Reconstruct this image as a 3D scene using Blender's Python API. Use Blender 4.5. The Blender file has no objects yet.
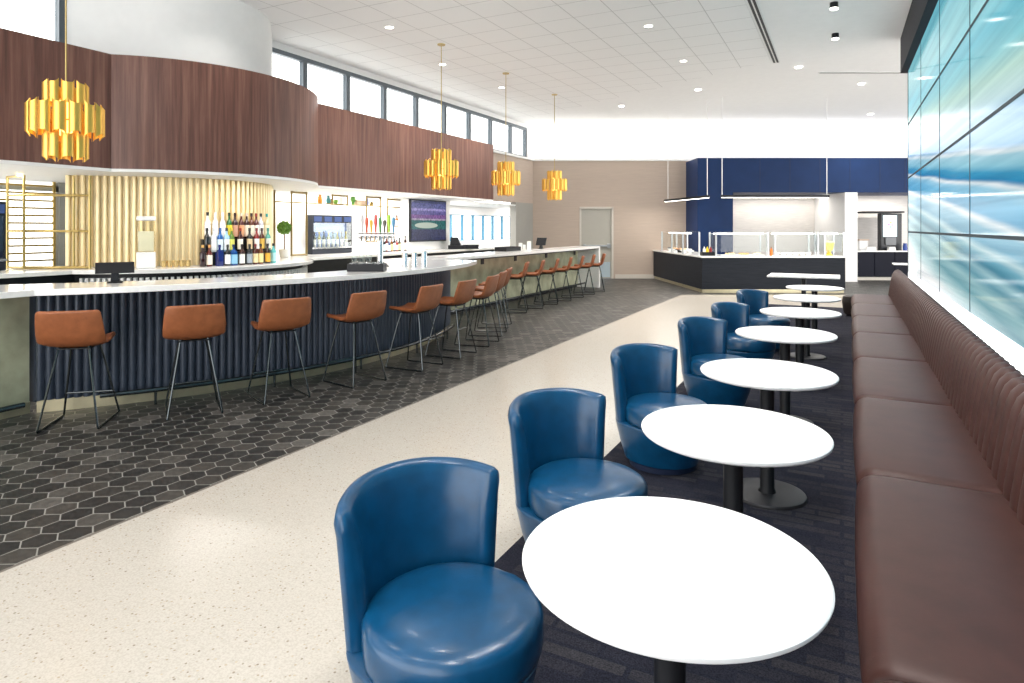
import bpy, bmesh, math, random
from mathutils import Vector, Matrix
random.seed(7)
PI = math.pi
sc = bpy.context.scene
COL = sc.collection
# ------------------------------------------------------------------ camera geometry (photo is 1024 x 683)
TH = math.atan((842 - 512) / 640.0)
CT, ST = math.cos(TH), math.sin(TH)
EYE = 1.59
def W(xc, zc):                      # metres to the side / ahead of the camera -> room coordinates
    return (xc * CT - zc * ST, xc * ST + zc * CT)
def y_at(px, X):                    # room Y where the sight line at column px meets the plane X
    t = (px - 512) / 640.0
    zc = X / (t * CT - ST)
    return zc * (t * ST + CT)
def ray_circle(px, cx, cy, R):      # nearest meeting of a sight line with a circle
    t = (px - 512) / 640.0
    d = (t * CT - ST, t * ST + CT)
    a = d[0] ** 2 + d[1] ** 2; b = -2 * (d[0] * cx + d[1] * cy); c = cx * cx + cy * cy - R * R
    q = b * b - 4 * a * c
    s = (-b - math.sqrt(max(q, 0))) / (2 * a)
    return (d[0] * s, d[1] * s)

# ------------------------------------------------------------------ materials
MATS = {}
def nd(nt, kind, **kw):
    n = nt.nodes.new(kind)
    for k, v in kw.items():
        setattr(n, k, v)
    return n
def mat(name, col, rough=0.5, metal=0.0, noise=0.0, scale=8.0, stretch=(1, 1, 1), bump=0.0, bscale=60.0, coat=0.0, emit=None, spec=0.5, trans=0.0, ior=1.45, coatr=0.1):
    if name in MATS: return MATS[name]
    m = bpy.data.materials.new(name); m.use_nodes = True
    nt = m.node_tree; b = nt.nodes['Principled BSDF']
    b.inputs['Base Color'].default_value = (*col, 1)
    b.inputs['Roughness'].default_value = rough
    b.inputs['Metallic'].default_value = metal
    b.inputs['Specular IOR Level'].default_value = spec
    b.inputs['Coat Weight'].default_value = coat
    b.inputs['Coat Roughness'].default_value = coatr
    b.inputs['Transmission Weight'].default_value = trans
    b.inputs['IOR'].default_value = ior
    if emit:
        b.inputs['Emission Color'].default_value = (*emit[0], 1); b.inputs['Emission Strength'].default_value = emit[1]
    tc = nd(nt, 'ShaderNodeTexCoord'); mp = nd(nt, 'ShaderNodeMapping')
    mp.inputs['Scale'].default_value = stretch
    nt.links.new(tc.outputs['Object'], mp.inputs['Vector'])
    n = nd(nt, 'ShaderNodeTexNoise'); n.inputs['Scale'].default_value = scale; n.inputs['Detail'].default_value = 5
    nt.links.new(mp.outputs['Vector'], n.inputs['Vector'])
    r = nd(nt, 'ShaderNodeValToRGB')
    r.color_ramp.elements[0].position = 0.3; r.color_ramp.elements[1].position = 0.7
    k = max(noise, 0.015)
    r.color_ramp.elements[0].color = (*[c * (1 - k) for c in col], 1)
    r.color_ramp.elements[1].color = (*[min(1, c * (1 + k)) for c in col], 1)
    nt.links.new(n.outputs['Fac'], r.inputs['Fac']); nt.links.new(r.outputs['Color'], b.inputs['Base Color'])
    if bump:
        n2 = nd(nt, 'ShaderNodeTexNoise'); n2.inputs['Scale'].default_value = bscale; n2.inputs['Detail'].default_value = 3
        nt.links.new(tc.outputs['Object'], n2.inputs['Vector'])
        bp = nd(nt, 'ShaderNodeBump'); bp.inputs['Strength'].default_value = bump; bp.inputs['Distance'].default_value = 0.01
        nt.links.new(n2.outputs['Fac'], bp.inputs['Height']); nt.links.new(bp.outputs['Normal'], b.inputs['Normal'])
    MATS[name] = m
    return m
def glow(name, col, strength):
    if name in MATS: return MATS[name]
    return mat(name, col, 0.4, emit=(col, strength))
def glass(name, tint=(0.93, 0.98, 0.97), refl=0.10):
    if name in MATS: return MATS[name]
    m = bpy.data.materials.new(name); m.use_nodes = True
    nt = m.node_tree; nt.nodes.clear()
    o = nd(nt, 'ShaderNodeOutputMaterial'); mx = nd(nt, 'ShaderNodeMixShader')
    t = nd(nt, 'ShaderNodeBsdfTransparent'); g = nd(nt, 'ShaderNodeBsdfGlossy')
    t.inputs['Color'].default_value = (*tint, 1); g.inputs['Roughness'].default_value = 0.03
    fr = nd(nt, 'ShaderNodeLayerWeight'); fr.inputs['Blend'].default_value = 0.35
    mu = nd(nt, 'ShaderNodeMath', operation='MULTIPLY_ADD'); mu.inputs[1].default_value = 0.2; mu.inputs[2].default_value = refl * 0.5
    nt.links.new(fr.outputs['Fresnel'], mu.inputs[0])
    nt.links.new(mu.outputs[0], mx.inputs['Fac'])
    nt.links.new(t.outputs[0], mx.inputs[1]); nt.links.new(g.outputs[0], mx.inputs[2]); nt.links.new(mx.outputs[0], o.inputs['Surface'])
    MATS[name] = m
    return m

# ------------------------------------------------------------------ mesh builder
class MB:
    def __init__(s): s.v = []; s.f = []
    def add(s, vs, fs):
        b = len(s.v); s.v += [tuple(p) for p in vs]; s.f += [tuple(b + i for i in f) for f in fs]; return s
    def box(s, x0, x1, y0, y1, z0, z1):
        return s.add([(x0, y0, z0), (x1, y0, z0), (x1, y1, z0), (x0, y1, z0), (x0, y0, z1), (x1, y0, z1), (x1, y1, z1), (x0, y1, z1)],
                     [(3, 2, 1, 0), (4, 5, 6, 7), (0, 1, 5, 4), (1, 2, 6, 5), (2, 3, 7, 6), (3, 0, 4, 7)])
    def prism(s, poly, z0, z1):
        n = len(poly)
        return s.add([(x, y, z0) for x, y in poly] + [(x, y, z1) for x, y in poly],
                     [tuple(range(n - 1, -1, -1)), tuple(range(n, 2 * n))] + [(i, (i + 1) % n, n + (i + 1) % n, n + i) for i in range(n)])
    def extrude_y(s, prof, y0, y1):       # closed outline in (x, z)
        n = len(prof)
        return s.add([(x, y0, z) for x, z in prof] + [(x, y1, z) for x, z in prof],
                     [tuple(range(n - 1, -1, -1)), tuple(range(n, 2 * n))] + [(i, (i + 1) % n, n + (i + 1) % n, n + i) for i in range(n)])
    def lathe(s, prof, n=32, c=(0, 0, 0), sx=1, sy=1, ring=False):
        if ring: prof = list(prof) + [prof[0]]
        m = len(prof); vs = []
        for k in range(n):
            a = 2 * PI * k / n
            for r, z in prof: vs.append((c[0] + r * sx * math.cos(a), c[1] + r * sy * math.sin(a), c[2] + z))
        fs = [((k * m + i), ((k + 1) % n) * m + i, ((k + 1) % n) * m + i + 1, k * m + i + 1) for k in range(n) for i in range(m - 1)]
        if not ring and prof[0][0] > 1e-6: fs.append(tuple(k * m for k in range(n - 1, -1, -1)))
        if not ring and prof[-1][0] > 1e-6: fs.append(tuple(k * m + m - 1 for k in range(n)))
        return s.add(vs, fs)
    def rings(s, rings, closed=False, caps=True):   # list of rings with the same number of points
        m = len(rings[0]); n = len(rings)
        vs = [p for r in rings for p in r]; fs = []
        for k in range(n if closed else n - 1):
            a, b = k * m, ((k + 1) % n) * m
            for i in range(m): fs.append((a + i, a + (i + 1) % m, b + (i + 1) % m, b + i))
        if caps and not closed:
            fs.append(tuple(range(m - 1, -1, -1))); fs.append(tuple((n - 1) * m + i for i in range(m)))
        return s.add(vs, fs)
    def tube(s, pts, r, n=8, closed=False):
        pts = [Vector(p) for p in pts]; rings = []
        up = None
        for i, p in enumerate(pts):
            if closed: d = (pts[(i + 1) % len(pts)] - pts[i - 1])
            else: d = pts[min(i + 1, len(pts) - 1)] - pts[max(i - 1, 0)]
            d.normalize()
            if up is None: up = Vector((0, 0, 1)) if abs(d.z) < 0.9 else Vector((1, 0, 0))
            a = d.cross(up)
            if a.length < 1e-4: a = d.orthogonal()
            a.normalize(); b = a.cross(d); b.normalize(); up = b
            rings.append([p + r * (math.cos(2 * PI * k / n) * a + math.sin(2 * PI * k / n) * b) for k in range(n)])
        return s.rings(rings, closed)
    def sheet(s, fn, nu, nv):
        vs = [fn(i / nu, j / nv) for i in range(nu + 1) for j in range(nv + 1)]
        return s.add(vs, [(i * (nv + 1) + j, (i + 1) * (nv + 1) + j, (i + 1) * (nv + 1) + j + 1, i * (nv + 1) + j + 1) for i in range(nu) for j in range(nv)])
    def build(s, name, m, parent=None, bevel=0, seg=2, smooth=True, angle=35, loc=None, rz=None, solid=0, subsurf=0, recalc=True):
        me = bpy.data.meshes.new(name)
        me.from_pydata(s.v, [], s.f)
        if recalc:
            bm = bmesh.new(); bm.from_mesh(me); bmesh.ops.recalc_face_normals(bm, faces=bm.faces); bm.to_mesh(me); bm.free()
        if smooth and len(me.polygons):
            me.polygons.foreach_set('use_smooth', [True] * len(me.polygons))
            me.set_sharp_from_angle(angle=math.radians(angle))
        me.materials.append(m)
        o = bpy.data.objects.new(name, me); COL.objects.link(o)
        if parent: o.parent = parent
        if loc: o.location = loc
        if rz is not None: o.rotation_euler.z = rz
        if solid:
            md = o.modifiers.new('solid', 'SOLIDIFY'); md.thickness = solid; md.offset = 0
        if bevel:
            md = o.modifiers.new('bevel', 'BEVEL'); md.width = bevel; md.segments = seg; md.limit_method = 'ANGLE'; md.angle_limit = math.radians(40)
        if subsurf:
            md = o.modifiers.new('sub', 'SUBSURF'); md.levels = subsurf; md.render_levels = subsurf
        return o
def tag(o, label, cat, group=None, kind=None):
    o['label'] = label; o['category'] = cat
    if group: o['group'] = group
    if kind: o['kind'] = kind
    return o
def thing(name, label, cat, loc=(0, 0, 0), rz=0.0, group=None):
    o = bpy.data.objects.new(name, None); COL.objects.link(o)
    o.empty_display_size = 0.1; o.location = loc; o.rotation_euler.z = rz
    return tag(o, label, cat, group)
def struct(o):
    o['kind'] = 'structure'; return o
KIDS = {}
def kids_of(o): return [c for c in bpy.data.objects if c.parent == o]
def dup(root, loc, rz, label, group=None):
    def rec(o, parent):
        c = o.copy(); COL.objects.link(c)
        if parent: c.parent = parent
        for ch in KIDS.setdefault(o.name, kids_of(o)): rec(ch, c)
        return c
    r = rec(root, None); r.location = loc; r.rotation_euler.z = rz; r['label'] = label
    if group: r['group'] = group
    return r
ORD = ['first', 'second', 'third', 'fourth', 'fifth', 'sixth', 'seventh', 'eighth', 'ninth', 'tenth', 'eleventh', 'twelfth', 'thirteenth', 'fourteenth', 'fifteenth', 'sixteenth']

# ------------------------------------------------------------------ material set
M_white = mat('white_paint', (0.86, 0.86, 0.85), 0.6)
M_ceil = mat('ceiling_white', (0.90, 0.90, 0.90), 0.8)
M_table = mat('table_white', (0.93, 0.93, 0.93), 0.35)
M_quartz = mat('quartz', (0.90, 0.89, 0.87), 0.12, noise=0.03, scale=30)
M_black = mat('black_metal', (0.014, 0.015, 0.018), 0.42, metal=0.2, spec=0.35)
M_rod = mat('dark_rod', (0.085, 0.095, 0.10), 0.22, metal=0.85)
M_disc = mat('grey_base', (0.04, 0.04, 0.045), 0.4, metal=0.4)
M_blue = mat('blue_leather', (0.002, 0.055, 0.138), 0.28, noise=0.16, scale=14, bump=0.05, bscale=220, spec=0.5, coat=0.15, coatr=0.15)
M_tan = mat('cognac_leather', (0.30, 0.095, 0.035), 0.42, noise=0.15, scale=18, bump=0.05, bscale=260)
M_brown = mat('brown_leather', (0.058, 0.024, 0.020), 0.40, noise=0.16, scale=9, bump=0.05, bscale=240, spec=0.32)
M_dkbrown = mat('dark_leather', (0.022, 0.014, 0.013), 0.5)
M_gold = mat('brushed_gold', (0.88, 0.52, 0.11), 0.34, metal=0.85, noise=0.03, scale=20, stretch=(6, 6, 0.4))
M_brass = mat('brass', (0.50, 0.37, 0.14), 0.32, metal=0.85, noise=0.08)
M_frame = mat('aged_brass', (0.22, 0.16, 0.06), 0.4, metal=0.6)
M_toe = mat('brass_kick', (0.62, 0.56, 0.38), 0.28, metal=0.8, noise=0.10)
M_goldslat = mat('gold_slat', (0.88, 0.72, 0.43), 0.34, metal=0.35, noise=0.08, scale=12, stretch=(4, 4, 0.3))
M_goldback = mat('gold_backing', (0.80, 0.70, 0.47), 0.45, metal=0.2)
M_flute = mat('navy_flute', (0.052, 0.066, 0.095), 0.32, noise=0.1, metal=0.2)
M_olive = mat('olive_panel', (0.60, 0.61, 0.43), 0.25, metal=0.4, noise=0.30, scale=3.0)
M_beige = mat('taupe_wall', (0.50, 0.405, 0.335), 0.65, noise=0.05, scale=5, stretch=(0.5, 0.5, 14))
M_grey = mat('grey_door', (0.36, 0.35, 0.32), 0.5)
M_navy = mat('navy_panel', (0.007, 0.026, 0.092), 0.5, spec=0.2, noise=0.06, scale=3)
M_tilewhite = mat('stone_tile', (0.66, 0.63, 0.60), 0.45, noise=0.10, scale=4, stretch=(1, 1, 18), bump=0.2, bscale=20)
M_isl = mat('dark_wood_panel', (0.015, 0.018, 0.025), 0.55, spec=0.2, noise=0.35, scale=6, stretch=(0.6, 0.6, 22))
M_header = mat('dark_header', (0.014, 0.014, 0.022), 0.6, spec=0.2)
M_alu = mat('aluminium', (0.50, 0.52, 0.54), 0.35, metal=0.6)
M_mull = mat('mullion_grey', (0.12, 0.14, 0.16), 0.4, metal=0.3)
M_glass = glass('clear_glass', (0.97, 0.99, 0.985), 0.05)
M_pane = glass('window_pane', (0.98, 1, 1), 0.05)
M_chrome = mat('chrome', (0.8, 0.8, 0.82), 0.12, metal=1.0)
M_lamp = glow('lamp_glow', (1.0, 0.95, 0.87), 9.0)
M_led = glow('led_strip', (1.0, 0.97, 0.93), 3.0)
M_paper = mat('white_paper', (0.88, 0.87, 0.84), 0.6)
M_plastic = mat('white_plastic', (0.85, 0.85, 0.85), 0.3)

def m_walnut():
    m = mat('walnut_veneer', (0.16, 0.075, 0.05), 0.42)
    nt = m.node_tree; b = nt.nodes['Principled BSDF']
    tc = nd(nt, 'ShaderNodeTexCoord'); mp = nd(nt, 'ShaderNodeMapping'); mp.inputs['Scale'].default_value = (9, 9, 0.35)
    n = nd(nt, 'ShaderNodeTexNoise'); n.inputs['Scale'].default_value = 2.2; n.inputs['Detail'].default_value = 7; n.inputs['Roughness'].default_value = 0.65
    r = nd(nt, 'ShaderNodeValToRGB'); e = r.color_ramp.elements
    e[0].position = 0.28; e[0].color = (0.078, 0.032, 0.025, 1); e[1].position = 0.72; e[1].color = (0.25, 0.125, 0.09, 1)
    x = e.new(0.5); x.color = (0.155, 0.068, 0.05, 1)
    nt.links.new(tc.outputs['Object'], mp.inputs['Vector']); nt.links.new(mp.outputs[0], n.inputs['Vector'])
    nt.links.new(n.outputs['Fac'], r.inputs['Fac']); nt.links.new(r.outputs['Color'], b.inputs['Base Color'])
    return m
M_walnut = m_walnut()
def m_hex():
    m = mat('hex_tile', (0.05, 0.048, 0.047), 0.45, spec=0.35)
    nt = m.node_tree; b = nt.nodes['Principled BSDF']
    g = nd(nt, 'ShaderNodeNewGeometry'); r = nd(nt, 'ShaderNodeValToRGB'); e = r.color_ramp.elements
    e[0].position = 0.0; e[0].color = (0.022, 0.022, 0.022, 1); e[1].position = 1.0; e[1].color = (0.115, 0.108, 0.10, 1)
    for p, c in ((0.45, (0.033, 0.032, 0.030, 1)), (0.8, (0.052, 0.048, 0.043, 1)), (0.93, (0.09, 0.085, 0.078, 1))):
        x = e.new(p); x.color = c
    tc = nd(nt, 'ShaderNodeTexCoord'); n = nd(nt, 'ShaderNodeTexNoise'); n.inputs['Scale'].default_value = 22; n.inputs['Detail'].default_value = 4
    mx = nd(nt, 'ShaderNodeMixRGB', blend_type='MULTIPLY'); mx.inputs['Fac'].default_value = 0.55
    r2 = nd(nt, 'ShaderNodeValToRGB'); r2.color_ramp.elements[0].position = 0.25; r2.color_ramp.elements[0].color = (0.5, 0.5, 0.5, 1); r2.color_ramp.elements[1].position = 0.75; r2.color_ramp.elements[1].color = (1.5, 1.45, 1.4, 1)
    nt.links.new(g.outputs['Random Per Island'], r.inputs['Fac']); nt.links.new(tc.outputs['Object'], n.inputs['Vector'])
    nt.links.new(n.outputs['Fac'], r2.inputs['Fac'])
    nt.links.new(r.outputs['Color'], mx.inputs['Color1']); nt.links.new(r2.outputs['Color'], mx.inputs['Color2']); nt.links.new(mx.outputs[0], b.inputs['Base Color'])
    return m
M_hex = m_hex()
M_grout = mat('grout', (0.31, 0.30, 0.275), 0.85, spec=0.2)
def m_terrazzo():
    m = mat('terrazzo', (0.78, 0.71, 0.60), 0.22)
    nt = m.node_tree; b = nt.nodes['Principled BSDF']
    tc = nd(nt, 'ShaderNodeTexCoord')
    v = nd(nt, 'ShaderNodeTexVoronoi'); v.inputs['Scale'].default_value = 42
    r = nd(nt, 'ShaderNodeValToRGB'); e = r.color_ramp.elements
    e[0].position = 0.15; e[0].color = (1, 1, 1, 1); e[1].position = 0.24; e[1].color = (0, 0, 0, 1)
    sel = nd(nt, 'ShaderNodeSeparateColor'); th = nd(nt, 'ShaderNodeMath', operation='GREATER_THAN'); th.inputs[1].default_value = 0.32
    mu = nd(nt, 'ShaderNodeMath', operation='MULTIPLY')
    chip = nd(nt, 'ShaderNodeValToRGB'); ce = chip.color_ramp.elements
    ce[0].color = (0.24, 0.20, 0.16, 1); ce[1].color = (0.52, 0.44, 0.34, 1)
    n = nd(nt, 'ShaderNodeTexNoise'); n.inputs['Scale'].default_value = 130; n.inputs['Detail'].default_value = 2
    rb = nd(nt, 'ShaderNodeValToRGB'); rb.color_ramp.elements[0].position = 0.35; rb.color_ramp.elements[0].color = (0.475, 0.435, 0.38, 1); rb.color_ramp.elements[1].position = 0.62; rb.color_ramp.elements[1].color = (0.55, 0.51, 0.455, 1)
    mx = nd(nt, 'ShaderNodeMixRGB')
    L = nt.links.new
    L(tc.outputs['Object'], v.inputs['Vector']); L(tc.outputs['Object'], n.inputs['Vector'])
    L(v.outputs['Distance'], r.inputs['Fac']); L(v.outputs['Color'], sel.inputs[0]); L(sel.outputs[0], th.inputs[0])
    L(r.outputs['Color'], mu.inputs[0]); L(th.outputs[0], mu.inputs[1]); L(sel.outputs[1], chip.inputs['Fac'])
    L(n.outputs['Fac'], rb.inputs['Fac']); L(mu.outputs[0], mx.inputs['Fac']); L(rb.outputs['Color'], mx.inputs['Color1']); L(chip.outputs['Color'], mx.inputs['Color2'])
    L(mx.outputs[0], b.inputs['Base Color'])
    return m
M_terr = m_terrazzo()
def m_carpet():
    m = mat('carpet', (0.03, 0.032, 0.045), 0.95, spec=0.1)
    nt = m.node_tree; b = nt.nodes['Principled BSDF']; L = nt.links.new
    tc = nd(nt, 'ShaderNodeTexCoord')
    br = nd(nt, 'ShaderNodeTexBrick'); br.offset = 0.37; br.squash = 0.7; br.squash_frequency = 3
    br.inputs['Scale'].default_value = 1.0; br.inputs['Brick Width'].default_value = 0.34; br.inputs['Row Height'].default_value = 0.075; br.inputs['Mortar Size'].default_value = 0.012; br.inputs['Mortar Smooth'].default_value = 0.3
    br.inputs['Color1'].default_value = (0.017, 0.018, 0.030, 1); br.inputs['Color2'].default_value = (0.040, 0.039, 0.046, 1); br.inputs['Mortar'].default_value = (0.020, 0.021, 0.032, 1)
    n = nd(nt, 'ShaderNodeTexNoise'); n.inputs['Scale'].default_value = 160; n.inputs['Detail'].default_value = 3
    r = nd(nt, 'ShaderNodeValToRGB'); r.color_ramp.elements[0].position = 0.3; r.color_ramp.elements[0].color = (0.55, 0.55, 0.55, 1); r.color_ramp.elements[1].position = 0.7; r.color_ramp.elements[1].color = (1.5, 1.5, 1.5, 1)
    mx = nd(nt, 'ShaderNodeMixRGB', blend_type='MULTIPLY'); mx.inputs['Fac'].default_value = 1
    L(tc.outputs['Object'], br.inputs['Vector']); L(tc.outputs['Object'], n.inputs['Vector']); L(n.outputs['Fac'], r.inputs['Fac'])
    L(br.outputs['Color'], mx.inputs['Color1']); L(r.outputs['Color'], mx.inputs['Color2']); L(mx.outputs[0], b.inputs['Base Color'])
    bp = nd(nt, 'ShaderNodeBump'); bp.inputs['Strength'].default_value = 0.4; bp.inputs['Distance'].default_value = 0.004
    L(n.outputs['Fac'], bp.inputs['Height']); L(bp.outputs[0], b.inputs['Normal'])
    return m
M_carpet = m_carpet()
def m_ceiltile():
    m = mat('ceiling_tile', (0.90, 0.90, 0.90), 0.85)
    nt = m.node_tree; b = nt.nodes['Principled BSDF']; L = nt.links.new
    g = nd(nt, 'ShaderNodeNewGeometry'); sp = nd(nt, 'ShaderNodeSeparateXYZ'); L(g.outputs['Position'], sp.inputs[0])
    outs = []
    for k, off in ((0, 3.016 + 6.1), (1, -8.46 + 12.2)):
        a = nd(nt, 'ShaderNodeMath', operation='ADD'); a.inputs[1].default_value = off + 0.006; L(sp.outputs[k], a.inputs[0])
        d = nd(nt, 'ShaderNodeMath', operation='DIVIDE'); d.inputs[1].default_value = 0.61; L(a.outputs[0], d.inputs[0])
        f = nd(nt, 'ShaderNodeMath', operation='FRACT'); L(d.outputs[0], f.inputs[0])
        l = nd(nt, 'ShaderNodeMath', operation='LESS_THAN'); l.inputs[1].default_value = 0.022; L(f.outputs[0], l.inputs[0]); outs.append(l)
    mx_ = nd(nt, 'ShaderNodeMath', operation='MAXIMUM'); L(outs[0].outputs[0], mx_.inputs[0]); L(outs[1].outputs[0], mx_.inputs[1])
    c = nd(nt, 'ShaderNodeMixRGB'); c.inputs['Color1'].default_value = (0.90, 0.90, 0.90, 1); c.inputs['Color2'].default_value = (0.62, 0.62, 0.62, 1)
    L(mx_.outputs[0], c.inputs['Fac']); L(c.outputs[0], b.inputs['Base Color'])
    return m
M_ctile = m_ceiltile()
def m_art():
    m = mat('lit_art_glass', (0.05, 0.08, 0.1), 0.08, spec=0.3, ior=1.13)
    nt = m.node_tree; b = nt.nodes['Principled BSDF']; L = nt.links.new
    b.inputs['Base Color'].default_value = (0.02, 0.03, 0.035, 1)
    for l in list(b.inputs['Base Color'].links): nt.links.remove(l)
    g = nd(nt, 'ShaderNodeNewGeometry'); mp = nd(nt, 'ShaderNodeMapping'); mp.inputs['Scale'].default_value = (1, 0.06, 1.0); L(g.outputs['Position'], mp.inputs['Vector'])
    n = nd(nt, 'ShaderNodeTexNoise'); n.inputs['Scale'].default_value = 1.3; n.inputs['Detail'].default_value = 4; n.inputs['Distortion'].default_value = 0.4; L(mp.outputs[0], n.inputs['Vector'])
    sp = nd(nt, 'ShaderNodeSeparateXYZ'); L(g.outputs['Position'], sp.inputs[0])
    a = nd(nt, 'ShaderNodeMath', operation='MULTIPLY_ADD'); a.inputs[1].default_value = 0.20; L(n.outputs['Fac'], a.inputs[0]); L(sp.outputs[2], a.inputs[2])
    t = nd(nt, 'ShaderNodeMath', operation='MULTIPLY_ADD'); t.inputs[1].default_value = -0.085; L(sp.outputs[1], t.inputs[0]); L(a.outputs[0], t.inputs[2])
    mr = nd(nt, 'ShaderNodeMapRange'); mr.inputs['From Min'].default_value = 0.55 + 0.10 - 0.417; mr.inputs['From Max'].default_value = 4.15 + 0.10 - 0.417; L(t.outputs[0], mr.inputs['Value'])
    r = nd(nt, 'ShaderNodeValToRGB'); e = r.color_ramp.elements
    px = [(0.55, 250, 255, 255), (0.72, 190, 225, 228), (0.86, 120, 175, 185), (0.97, 165, 208, 212), (1.06, 105, 165, 182), (1.13, 170, 212, 220), (1.19, 70, 140, 165), (1.26, 120, 185, 205), (1.31, 205, 235, 240), (1.37, 110, 180, 210), (1.48, 150, 205, 228),
          (1.535, 240, 252, 255), (1.58, 95, 178, 220), (1.70, 120, 195, 230), (1.765, 160, 215, 238), (1.80, 245, 255, 255), (1.835, 30, 135, 185), (1.90, 60, 160, 200), (1.96, 150, 212, 228), (2.04, 175, 222, 235), (2.075, 245, 255, 255), (2.12, 155, 205, 240), (2.32, 165, 210, 242), (2.46, 185, 222, 225), (2.62, 178, 222, 208), (2.80, 120, 205, 215), (3.0, 95, 195, 215), (3.3, 150, 215, 222), (4.15, 80, 180, 205)]
    st = [((z - 0.55) / 3.6, tuple((c / 255) ** 2.2 for c in cc)) for z, *cc in px]
    e[0].position, e[0].color = st[0][0], (*st[0][1], 1); e[1].position, e[1].color = st[-1][0], (*st[-1][1], 1)
    for p, c in st[1:-1]:
        x = e.new(p); x.color = (*c, 1)
    L(mr.outputs[0], r.inputs['Fac'])
    mp2 = nd(nt, 'ShaderNodeMapping'); mp2.inputs['Scale'].default_value = (1, 0.12, 9); L(g.outputs['Position'], mp2.inputs['Vector'])
    n2 = nd(nt, 'ShaderNodeTexNoise'); n2.inputs['Scale'].default_value = 1.6; n2.inputs['Detail'].default_value = 6; L(mp2.outputs[0], n2.inputs['Vector'])
    r2 = nd(nt, 'ShaderNodeValToRGB'); r2.color_ramp.elements[0].position = 0.3; r2.color_ramp.elements[0].color = (0.62, 0.72, 0.76, 1); r2.color_ramp.elements[1].position = 0.72; r2.color_ramp.elements[1].color = (1.25, 1.15, 1.12, 1)
    L(n2.outputs['Fac'], r2.inputs['Fac'])
    mx = nd(nt, 'ShaderNodeMixRGB', blend_type='MULTIPLY'); mx.inputs['Fac'].default_value = 0.85; L(r.outputs['Color'], mx.inputs['Color1']); L(r2.outputs['Color'], mx.inputs['Color2'])
    L(mx.outputs[0], b.inputs['Emission Color']); b.inputs['Emission Strength'].default_value = 0.56
    return m
M_art = m_art()
M_joint = mat('panel_joint', (0.05, 0.07, 0.085), 0.6, spec=0.2)
def m_tv():
    m = mat('tv_picture', (0.01, 0.01, 0.012), 0.15)
    nt = m.node_tree; b = nt.nodes['Principled BSDF']; L = nt.links.new
    tc = nd(nt, 'ShaderNodeTexCoord'); sp = nd(nt, 'ShaderNodeSeparateXYZ'); L(tc.outputs['Object'], sp.inputs[0])
    n = nd(nt, 'ShaderNodeTexNoise'); n.inputs['Scale'].default_value = 9; n.inputs['Detail'].default_value = 4; L(tc.outputs['Object'], n.inputs['Vector'])
    a = nd(nt, 'ShaderNodeMath', operation='MULTIPLY_ADD'); a.inputs[1].default_value = 0.10; L(n.outputs['Fac'], a.inputs[0]); L(sp.outputs[2], a.inputs[2]); a.inputs[1].default_value = 0.03
    mr = nd(nt, 'ShaderNodeMapRange'); mr.inputs['From Min'].default_value = 0.05; mr.inputs['From Max'].default_value = 0.95; L(a.outputs[0], mr.inputs['Value'])
    r = nd(nt, 'ShaderNodeValToRGB'); r.color_ramp.interpolation = 'CONSTANT'; e = r.color_ramp.elements
    st = [(0.0, (0.03, 0.035, 0.08)), (0.27, (0.02, 0.11, 0.10)), (0.50, (0.30, 0.26, 0.32)), (0.54, (0.16, 0.08, 0.22)), (0.64, (0.10, 0.09, 0.24)), (0.74, (0.22, 0.20, 0.40)), (0.80, (0.07, 0.08, 0.20)), (0.93, (0.03, 0.04, 0.10))]
    e[0].color = (*st[0][1], 1); e[1].position, e[1].color = st[-1][0], (*st[-1][1], 1)
    for p, c in st[1:-1]:
        x = e.new(p); x.color = (*c, 1)
    L(mr.outputs[0], r.inputs['Fac']); n3 = nd(nt, 'ShaderNodeTexNoise'); n3.inputs['Scale'].default_value = 26; n3.inputs['Detail'].default_value = 3; L(tc.outputs['Object'], n3.inputs['Vector'])
    r3 = nd(nt, 'ShaderNodeValToRGB'); r3.color_ramp.elements[0].position = 0.35; r3.color_ramp.elements[0].color = (0.45, 0.45, 0.5, 1); r3.color_ramp.elements[1].position = 0.68; r3.color_ramp.elements[1].color = (1.7, 1.6, 1.7, 1); L(n3.outputs['Fac'], r3.inputs['Fac'])
    mxa = nd(nt, 'ShaderNodeMixRGB', blend_type='MULTIPLY'); mxa.inputs['Fac'].default_value = 0.8; L(r.outputs['Color'], mxa.inputs['Color1']); L(r3.outputs['Color'], mxa.inputs['Color2'])
    mpe = nd(nt, 'ShaderNodeMapping'); mpe.inputs['Scale'].default_value = (0, 2.2, 15); mpe.inputs['Location'].default_value = (0, 0.25, -15 * 0.37); L(tc.outputs['Object'], mpe.inputs['Vector'])
    vl = nd(nt, 'ShaderNodeVectorMath', operation='LENGTH'); L(mpe.outputs[0], vl.inputs[0])
    ls = nd(nt, 'ShaderNodeMath', operation='LESS_THAN'); ls.inputs[1].default_value = 1.0; L(vl.outputs['Value'], ls.inputs[0])
    mxe = nd(nt, 'ShaderNodeMixRGB'); mxe.inputs['Color2'].default_value = (0.42, 0.48, 0.40, 1); L(ls.outputs[0], mxe.inputs['Fac']); L(mxa.outputs[0], mxe.inputs['Color1'])
    L(mxe.outputs[0], b.inputs['Emission Color']); b.inputs['Emission Strength'].default_value = 0.75
    return m
M_tv = m_tv()

# ================================================================== SETTING
CEIL = 4.8
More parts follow.
